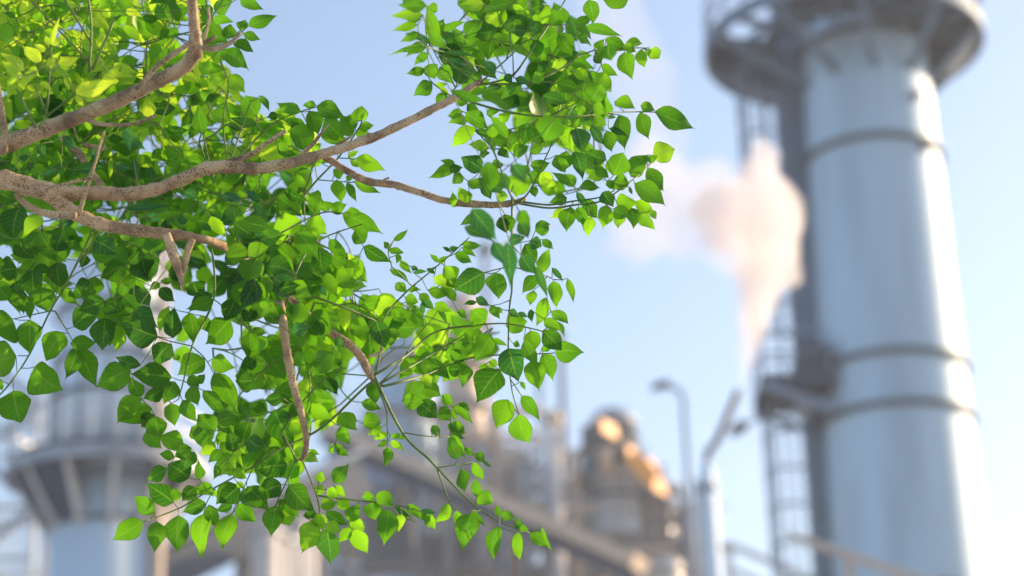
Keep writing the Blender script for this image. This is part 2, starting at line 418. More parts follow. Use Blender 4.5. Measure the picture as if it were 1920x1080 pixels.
# ------------------------------------------------------------------ street lamp
HL = 62.0
ax, ay = vert(1296, 1000, HL); zt = zrow(ax, ay, 745)
lamp = thing('street_lamp', 'slim pale lamp post with one dark lamp head reaching to the left', 'street lamp', (ax, ay, 0))
m = MB(); m.tube([(ax, ay, 0), (ax, ay, zt*.6), (ax, ay, zt)], [.12, .09, .07], 12); m.build('pole', M_blue, lamp, True)
h1 = H(1243, 724, HL); 
m = MB(); m.tube([(ax, ay, zt-.05), (ax-.06, ay, zt+.18), (ax-.25, ay, zt+.27), h1], [.08,.07,.06,.05], 10); m.build('arm', M_blue, lamp, True)
m = MB(); R = Matrix.Rotation(math.radians(-12), 3, 'Y'); m.box(h1+Vector((-.05,0,0)), (.52,.24,.13), R=R); m.box(h1+Vector((-.05,0,.08)), (.36,.18,.08), R=R)
m.build('lamp_head', M_lamp, lamp)

# ------------------------------------------------------------------ handrail pipe low on the right, with thin brace behind the vent
p0, p1 = H(1480, 1003, 44), H(1760, 1100, 40)
fl = thing('pipe_bridge', 'tan pipe on short legs sloping down to the right before the foot of the stack', 'pipe', Vector((p1.x, p1.y, 0)))
m = MB(); pe = p0+(p1-p0)*2.2; m.tube([p0, p0+(p1-p0)*.12, p1, pe], [.07,.075,.075,.075], 12); m.build('pipe', M_tan, fl, True)
for q in (.42, .8, 1.5):
    a = p0+(p1-p0)*q; m = MB(); m.bar(a, (a.x, a.y, 0), .12); m.build('leg', M_tan, fl)
c0, c1 = H(1365, 1020, 66), H(1470, 1065, 66)
fl = thing('far_pipe_gantry', 'faint pale blue pipe gantry crossing low between the vent pipe and the stack', 'pipe gantry', Vector((c0.x, c0.y, 0)))
m = MB(); m.bar(c0, c1+(c1-c0)*.5, .22, .16); m.bar(c0-Vector((0,0,.7)), c1+(c1-c0)*.5-Vector((0,0,.7)), .14); m.build('beam', M_pale, fl)
for q in (0, 1.4):
    a = c0+(c1-c0)*q; m = MB(); m.bar(a, (a.x, a.y, 0), .2); m.build('post', M_pale, fl)

# ------------------------------------------------------------------ left tower
HT = 60.0
tx, ty = vert(196, 1040, HT)
def zt_(py): return zrow(tx, ty, py)
def trad(px_r, z): return px_r*proj((tx, ty, z))[2]/FPX
tw = thing('service_tower', 'blue grey round tower with a dark flared platform, behind the leaves', 'tower', (tx, ty, 0))
zp2 = zt_(888); r2 = trad(184, zp2); rt = trad(102, zt_(700))
prof = [(trad(108, 0)*1.0, 0), (rt*1.03, zp2-.2)]
MB().lathe((tx, ty, 0), prof, 64).build('lower_shell', M_tower, tw, True)
z7 = zt_(690); z5 = zt_(380)
MB().lathe((tx, ty, 0), [(rt*1.0, zp2-.2), (rt*1.0, z7), (rt*.93, z7+.15), (rt*.93, z5), (rt*.5, z5+.8), (rt*.3, z5+.9)], 64).build('upper_drum', M_tower, tw, True)
for z in (z7, zt_(760), zt_(600), zt_(1000)):
    m = MB(); arc_ring(m, (tx, ty), z, rt*1.0, .1, .12); m.build('stiffening_ring', M_ring, tw)
for k in range(12):
    a = 2*math.pi*(k+.3)/12; m = MB(); m.bar((tx+rt*1.03*math.cos(a), ty+rt*1.03*math.sin(a), zp2), (tx+rt*1.03*math.cos(a), ty+rt*1.03*math.sin(a), z7), .06, .09); m.build('rib', M_steel, tw)
m = MB(); arc_ring(m, (tx, ty), zp2, rt, r2-rt, .12, 56, -2.2, 2.55); arc_ring(m, (tx, ty), zp2-.1, r2-.45, .45, .3, 56)
m.build('platform_deck', M_dark, tw)
m = MB(); arc_ring(m, (tx, ty), zp2-.26, r2-.06, .14, .3, 56); m.build('edge_band', M_steel, tw)
for k in range(12):
    a = 2*math.pi*(k+.5)/12; ca, sa = math.cos(a), math.sin(a); zl = zp2-1.7
    b = MB(); b.bar((tx+ca*rt, ty+sa*rt, zl), (tx+ca*(r2-.1), ty+sa*(r2-.1), zp2-.1), .13, .18); b.build('bracket', M_pale, tw)
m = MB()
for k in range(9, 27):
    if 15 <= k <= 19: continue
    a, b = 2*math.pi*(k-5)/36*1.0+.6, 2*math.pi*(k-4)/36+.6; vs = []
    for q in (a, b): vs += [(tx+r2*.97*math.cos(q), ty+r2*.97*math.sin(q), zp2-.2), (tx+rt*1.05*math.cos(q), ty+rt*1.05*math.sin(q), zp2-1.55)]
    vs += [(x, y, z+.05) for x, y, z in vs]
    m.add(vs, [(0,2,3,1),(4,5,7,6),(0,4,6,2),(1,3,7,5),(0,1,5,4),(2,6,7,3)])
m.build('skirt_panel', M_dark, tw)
m = MB(); rail(m, [(tx+r2*math.cos(2*math.pi*k/24), ty+r2*math.sin(2*math.pi*k/24), zp2+.12) for k in range(24)], close=True); m.build('handrail', M_pale, tw)
m = MB(); ex, ey = tx+rt*1.02, ty-.75; m.tube([(ex, ey, 0), (ex, ey, z5+.2)], .17, 14); m.build('sunlit_edge_tube', M_tan, tw, True)  # tan tube added to stand in for the tower's sunlit right edge
# lattice mast left of the tower
mx_, my_ = vert(20, 1000, 64)
lm = thing('lattice_stair_tower', 'pale lattice stair tower at the left edge beside the round tower', 'stair tower', (mx_, my_, 0))
zh = zrow(mx_, my_, 690)
m = MB()
for x_ in (-.9, .75):
    for y_ in (-.8, .8): m.bar((mx_+x_, my_+y_, 0), (mx_+x_, my_+y_, zh), .13)
m.build('frame', M_pale, lm)
m = MB(); z = 1.0; s = 1
while z < zh-1:
    for y_ in (-.8, .8): m.bar((mx_-.9, my_+y_, z), (mx_+.75, my_+y_, z), .09)
    m.bar((mx_-.9*s, my_-.8, z), (mx_+.8*s, my_-.8, z+1.4), .12, .2); s = -s; z += 1.4
m.build('stair_flight', M_steel, lm)
m = MB()
for k in range(10): m.bar((mx_-.9+k*.18, my_-.9, zrow(mx_, my_, 1080)-2), (mx_-.9+k*.18, my_-.9, zrow(mx_, my_, 955)), .05)
m.build('guard_bars', M_pale, lm)

# ------------------------------------------------------------------ process unit behind the leaves (middle)
HU = 84.0
def U(px, py, h=HU): return H(px, py, h)
def upright(mb, px, py0, py1, w, h=HU, y=0):        # vertical member seen at px from row py0 (top) to row py1 or the ground
    x_, y_ = vert(px, (py0+min(py1, 1080))/2, h)
    zb = 0 if py1 > 1080 else zrow(x_, y_, py1); mb.bar((x_, y_+y, zb), (x_, y_+y, zrow(x_, y_, py0)), w)
    return x_, y_
ux0 = U(1160, 1000)
# vessel on the frame
bx, by = vert(1152, 850, HU); vz0, vz1 = zrow(bx, by, 1000), zrow(bx, by, 800); vr = 44*proj((bx, by, vz1))[2]/FPX
ve = thing('process_vessel', 'grey domed vessel with orange panels standing high on the brown steel frame', 'vessel', (bx, by, vz0-.2))
MB().lathe((bx, by, 0), [(vr*.98, vz0-.2), (vr, vz0), (vr, vz1), (vr*1.05, vz1), (vr*1.05, vz1+.12), (vr*.8, vz1+.5), (vr*.3, vz1+.68), (.05, vz1+.7)], 32).build('shell', M_steel, ve, True)
for z in (vz0+1.2, vz0+2.4, vz1-.5):
    m = MB(); arc_ring(m, (bx, by), z, vr-.01, .12, .14, 32); m.build('band', M_dark, ve)
def slat_panel(mb, a, b_, w, th=.08):                # sloping panel that faces right, towards the low sun
    hd = Vector((.53, .85, 0))*w; nn = Vector((.85, -.53, 0))*th
    vs = [a, b_, b_+hd, a+hd]; vs += [v+nn for v in vs]; mb.add(vs, [(0,1,2,3),(7,6,5,4),(0,4,5,1),(1,5,6,2),(2,6,7,3),(3,7,4,0)])
m = MB(); slat_panel(m, U(1122, 785, HU-vr-1.5), U(1128, 812, HU-vr-1.5), 1.1); m.build('hatch_cover', M_orange, ve)
m = MB(); m.bar(U(1098, 800, HU-1.2), U(1100, 900, HU-1.2), .3); m.bar(U(1120, 830, HU-1.2), U(1185, 868, HU-1.2), .35, .2); m.build('nozzle', M_dark, ve)
m = MB(); m.lathe((*vert(1138, 890, HU-1.3), 0), [(.26, zrow(bx, by, 900)), (.26, zrow(bx, by, 860))], 14); m.build('valve_body', M_tan, ve, True)
# orange stair stringer / chute
ch = thing('orange_chute', 'orange sloping chute catching the sun on the right of the domed vessel', 'chute', U(1228, 905, HU-2))
a, b = U(1184, 852, HU-2), U(1224, 903, HU-2)
m = MB(); dv = Vector((0,0,.35)); slat_panel(m, a+dv-Vector((.2,0,0)), a-dv-Vector((.2,0,0)), .9); m.bar(a, b, .3, .62); slat_panel(m, a.lerp(b,.35)+dv, b-dv, 1.0); m.build('trough', M_orange, ch)
m = MB(); m.bar(a+Vector((0,0,-.45)), b+Vector((0,0,-.45)), .14, .2); m.bar(a+Vector((0,0,-.2)), (a.x, a.y, a.z-2.2), .14); m.build('support', M_brown, ch)
# steel frame in bays
def frame(name, label, cols, rows, h, thick, mcol, mbeam, seed, deck=True, fill=.45, w=.28):
    rg = random.Random(seed); x0, y0 = vert(cols[0][0], 1000, h)
    t = thing(name, label, 'steel frame', (x0, y0, 0)); C = MB(); B = MB(); D = MB(); E = MB(); X = []
    for px, top in cols:
        x_, y_ = vert(px, 1000, h); zt2 = zrow(x_, y_, top); X.append((x_, y_, zt2))
        for dy_ in (0, thick): C.bar((x_, y_+dy_, 0), (x_, y_+dy_, zt2), w)
    zr = [zrow(X[0][0], X[0][1], r) for r in rows]
    for (xa, ya, za), (xb, yb, zb) in zip(X, X[1:]):
        for i, z in enumerate(zr):
            if z > min(za, zb)+.1: continue
            for dy_ in (0, thick): B.bar((xa, ya+dy_, z), (xb, yb+dy_, z), .2, .34)
            if deck and rg.random() < .28: D.box(((xa+xb)/2, ya+thick/2, z+.12), (abs(xb-xa), thick, .1))
            if i+1 < len(zr) and rg.random() < fill:
                zz = zr[i+1]
                if rg.random() < .5: xa_, xb_ = xa, xb
                else: xa_, xb_ = xb, xa
                B.bar((xa_, ya, z), (xb_, yb, zz), .14)
            rail(E, [(xa, ya, z+.15), ((xa+xb)/2, ya, z+.15), (xb, yb, z+.15)])
    for kk in range(3):
        for _ in range(17):
            Q = MB()
            i = rg.randrange(len(X)-1); (xa, ya, za), (xb, yb, zb) = X[i], X[i+1]; r_ = rg.uniform(.05, .19); yy = ya+rg.uniform(-.5, thick)
            if rg.random() < .55:
                xx = rg.uniform(min(xa, xb), max(xa, xb)); top_ = min(za, zb)-rg.uniform(-1.0, 2.5); Q.tube([(xx, yy, top_-rg.uniform(2, 7)), (xx, yy, top_), (xx+.3, yy, top_+.3), (xx+rg.uniform(.6, 2), yy, top_+.3)], r_, 10)
            else:
                z_ = rg.uniform(zr[0], min(za, zb)); Q.tube([(xa-.5, yy, z_), (xb+.5, yy, z_), (xb+.7, yy, z_-.3), (xb+.7, yy, z_-rg.uniform(1, 3))], r_, 10)
            Q.build('pipe', (M_pale, M_tan, M_steel)[kk], t, True)
    C.build('columns', mcol, t); B.build('beams', mbeam, t); D.build('decking', M_dark, t); E.build('handrail', M_steel, t)
    return t
frame('steel_frame', 'brown steel frame with decks under the domed vessel, stepping down to the right', [(1068,905),(1100,880),(1150,900),(1196,850),(1222,880),(1250,905),(1282,965),(1302,1040)],
      [1075,1030,985,940,905,870], HU, 5, M_brown, M_brown, 3)
frame('pipe_rack', 'grey brown pipe rack with handrails between the thick pale pipe and the leaves', [(800,800),(850,790),(905,815),(945,830),(985,850),(1022,880),(1068,905)],
      [1075,1010,965,925,885,850], HU+3, 5, M_steel, M_brown, 9)
frame('rear_frame', 'faint blue grey steel frame farther back behind the lowest leaves', [(560,960),(620,850),(680,800),(740,770),(800,760)],
      [1075,1010,950,900,850,800], HU+8, 6, M_blue, M_steel, 21, fill=.6)
# machinery on the frames: many small vessels, motors and ducts
rg = random.Random(12)
def machine(px, py, w, h, kind, m_, hh, label, name, cat, group=None):
    c = U(px, py, hh); s = hh/math.cos(PITCH)/FPX; W_, H_ = w*s, h*s
    t = thing(name, label, cat, (c.x, c.y, c.z-H_/2), group); m = MB(); n_ = MB()
    if kind == 'drum':
        m.tube([c-Vector((W_/2,0,0)), c-Vector((W_/2-.15,0,0)), c+Vector((W_/2-.15,0,0)), c+Vector((W_/2,0,0))], [H_*.3, H_*.5, H_*.5, H_*.3], 20)
        for q in (-.3, .3): n_.box(c+Vector((W_*q, 0, -H_*.5)), (.2, H_*.8, H_*.3))
        m.build('drum', m_, t, True); n_.build('saddle', M_dark, t)
    elif kind == 'tank':
        m.lathe((c.x, c.y, c.z-H_/2), [(W_*.48, 0), (W_*.5, .1), (W_*.5, H_*.85), (W_*.3, H_*.97), (.03, H_)], 24); m.build('shell', m_, t, True)
        arc_ring(n_, (c.x, c.y), c.z-H_*.1, W_*.5, .08, .12, 24); n_.build('band', M_dark, t)
    else:
        m.box(c, (W_, W_*.7, H_)); m.build('casing', m_, t)
        for k in range(4): n_.box(c+Vector((0, -W_*.37, H_*(-.3+.2*k))), (W_*.8, .06, H_*.07))
        n_.tube([c+Vector((W_*.2,0,H_*.5)), c+Vector((W_*.2,0,H_*.8))], W_*.12, 10); n_.build('louvre', M_dark, t)
for a in ((1010,985,60,34,'drum',M_steel,HU+4,'small grey drum beside the foot of the pale pipe, behind the sloping beam','drum','drum'),
          (960,880,70,46,'box',M_steel,HU+5,'grey boxed fan unit left of the thick pale pipe','fan_unit','fan unit'),
          (905,905,60,60,'tank',M_pale,HU+5,'pale round tank just right of the hanging leaf tips','tank','tank'),
          (1240,1000,46,90,'tank',M_pale,HU+2,'small pale tank low on the right side of the brown frame','tank','tank'),
          (1140,960,52,60,'box',M_brown,HU+2,'brown boxed unit on the deck under the domed vessel','control_box','control box'),
          (1200,960,50,40,'drum',M_tan,HU+2,'tan drum lying on the deck right of the brown boxed unit','drum','drum'),
          (1216,925,50,46,'box',M_brown,HU+3,'brown motor housing just below the orange chute','motor_housing','motor housing'),
          (1245,1075,70,50,'tank',M_pale,HU-3,'pale domed tank at the bottom edge left of the vent pipe','tank','tank'),
          (840,1040,110,60,'box',M_brown,HU-2,'wide brown duct box under the sloping tan walkway','duct_box','duct'),
          (720,905,120,60,'drum',M_blue,HU+5,'large blue grey drum seen dimly above the drooping leaf row','drum','drum'),
          (730,1010,90,120,'box',M_brown,HU-1,'tall brown casing low behind the bright leaf tips','casing_unit','machine casing'),
          (610,1000,80,70,'tank',M_steel,HU+2,'grey tank low behind the pointed bright leaf','tank','tank'),
          (700,835,80,70,'tank',M_pale,HU+9,'pale tank high between the two leafy twigs','tank','tank')):
    machine(*a)
# thick pale pipe
px_, py_ = vert(1041, 900, HU-3); pp = thing('pale_standpipe', 'thick pale upright pipe standing before the pipe rack', 'pipe', (px_, py_, 0))
z1_ = zrow(px_, py_, 790); z0_ = zrow(px_, py_, 975)
MB().lathe((px_, py_, 0), [(.24, 0), (.24, z1_)], 20).build('pipe', M_pale, pp, True)
m = MB(); m.lathe((px_, py_, 0), [(.3, z1_-.1), (.33, z1_), (.33, z1_+.2), (.1, z1_+.45)], 20); m.build('cap', M_tan, pp, True)
# sloping walkway
wa, wb = U(880, 918, HU-4), U(1200, 1058, HU-6)
wk = thing('sloping_walkway', 'tan enclosed walkway sloping down to the right across the steelwork', 'walkway', (wb.x, wb.y, 0))
ex_ = wa-(wb-wa)*.9
m = MB(); m.bar(ex_, wb, 1.5, .5); m.build('deck', M_tan, wk)
m = MB(); m.bar(ex_+Vector((0,0,-.55)), wb+Vector((0,0,-.55)), 1.2, .3); m.build('underside_beam', M_dark, wk)
m = MB(); rail(m, [ex_.lerp(wb, q)+Vector((0,-.7,.25)) for q in np.linspace(0, 1, 22)]); m.build('handrail', M_steel, wk)
for q in (.05, .4, .72, .98):
    a = ex_.lerp(wb, q); m = MB(); m.bar(a+Vector((0,0,-.6)), (a.x, a.y, 0), .35); m.build('leg', M_brown, wk)
# blue conveyor low on the left
ca, cb = U(270, 1090, HU-14), U(600, 930, HU-10)
cv = thing('conveyor_gallery', 'dark blue conveyor gallery rising to the right under the lowest leaves', 'conveyor', (ca.x, ca.y, 0))
m = MB(); m.bar(ca-(cb-ca)*.3, cb+(cb-ca)*.15, 2.2, 1.15); m.build('casing', M_dark, cv)
m = MB(); m.bar(ca-(cb-ca)*.3+Vector((0,0,.9)), cb+(cb-ca)*.15+Vector((0,0,.9)), 2.3, .14); m.build('roof', M_blue, cv)
for q in (.05, .55, .98):
    a = ca.lerp(cb, q); m = MB(); m.bar(a+Vector((0,0,-.6)), (a.x, a.y, 0), .5); m.build('leg', M_steel, cv)
for i, (px, top, w_) in enumerate(((498,985,.40),(528,1000,.3),(556,975,.25),(575,990,.3))):
    x_, y_ = vert(px, 1040, HU-16+i); t = thing('feed_pipe', ('leftmost and thickest of the four pale upright pipes below the left leaf cluster', 'second upright pipe from the left below the left leaf cluster, slim and pale', 'third upright pipe from the left, tallest of the four pale ones', 'rightmost of the four pale upright pipes below the bright leaf tips')[i], 'pipe', (x_, y_, 0), 'pale upright pipes under the left leaf cluster')
    zt3 = zrow(x_, y_, top); MB().lathe((x_, y_, 0), [(w_, 0), (w_, zt3)], 16).build('pipe', M_pale, t, True)
    m = MB(); arc_ring(m, (x_, y_), zt3-.3, w_, .1, .15, 16); m.build('flange', M_steel, t)
# slender columns and masts
cx2, cy2 = vert(868, 760, HU+4); zc2 = zrow(cx2, cy2, 572); r_ = 34*proj((cx2, cy2, zc2))[2]/FPX
cl = thing('distillation_column', 'tall tan column with an orange lit top, behind the curled leaves', 'column', (cx2, cy2, 0))
MB().lathe((cx2, cy2, 0), [(r_*1.2, 0), (r_*1.2, zc2-4), (r_, zc2-3.6), (r_, zc2), (r_*.6, zc2+.4), (.05, zc2+.5)], 28).build('shell', M_tan, cl, True)
for q in (.8, 2.6, 4.2):
    m = MB(); arc_ring(m, (cx2, cy2), zc2-q, r_, .5, .12, 28); m.build('ring_platform', M_steel, cl)
for px, top, w_, lab in ((1062,630,.16,'thin faint mast just right of the big hanging leaf'),(1018,700,.1,'thinnest faint mast, above the thick pale pipe'),(922,470,.14,'tall faint mast with a small dark head behind the blurred leaves')):
    x_, y_ = vert(px, 900, HU+10); t = thing('mast', lab, 'mast', (x_, y_, 0)); zt3 = zrow(x_, y_, top)
    m = MB(); m.tube([(x_, y_, 0), (x_, y_, zt3)], [w_*1.5, w_], 10); m.build('pole', M_blue, t, True)
    m = MB(); m.tube([(x_, y_, zt3-.1), (x_, y_, zt3+.25)], [.2, .12] if top > 480 else [.34, .28], 10); m.build('head', M_lamp, t, True)
# mid column seen through the leaves
cx3, cy3 = vert(760, 900, HU+6); zc3 = zrow(cx3, cy3, 640); 
cl = thing('absorber_column', 'broad grey blue column behind the middle of the foliage', 'column', (cx3, cy3, 0))
MB().lathe((cx3, cy3, 0), [(1.1, 0), (1.1, zc3), (.7, zc3+.5), (.1, zc3+.7)], 28).build('shell', M_clad, cl, True)
for q in (1, 3.2):
    m = MB(); arc_ring(m, (cx3, cy3), zc3-q, 1.1, .5, .12, 28); m.build('ring_platform', M_steel, cl)

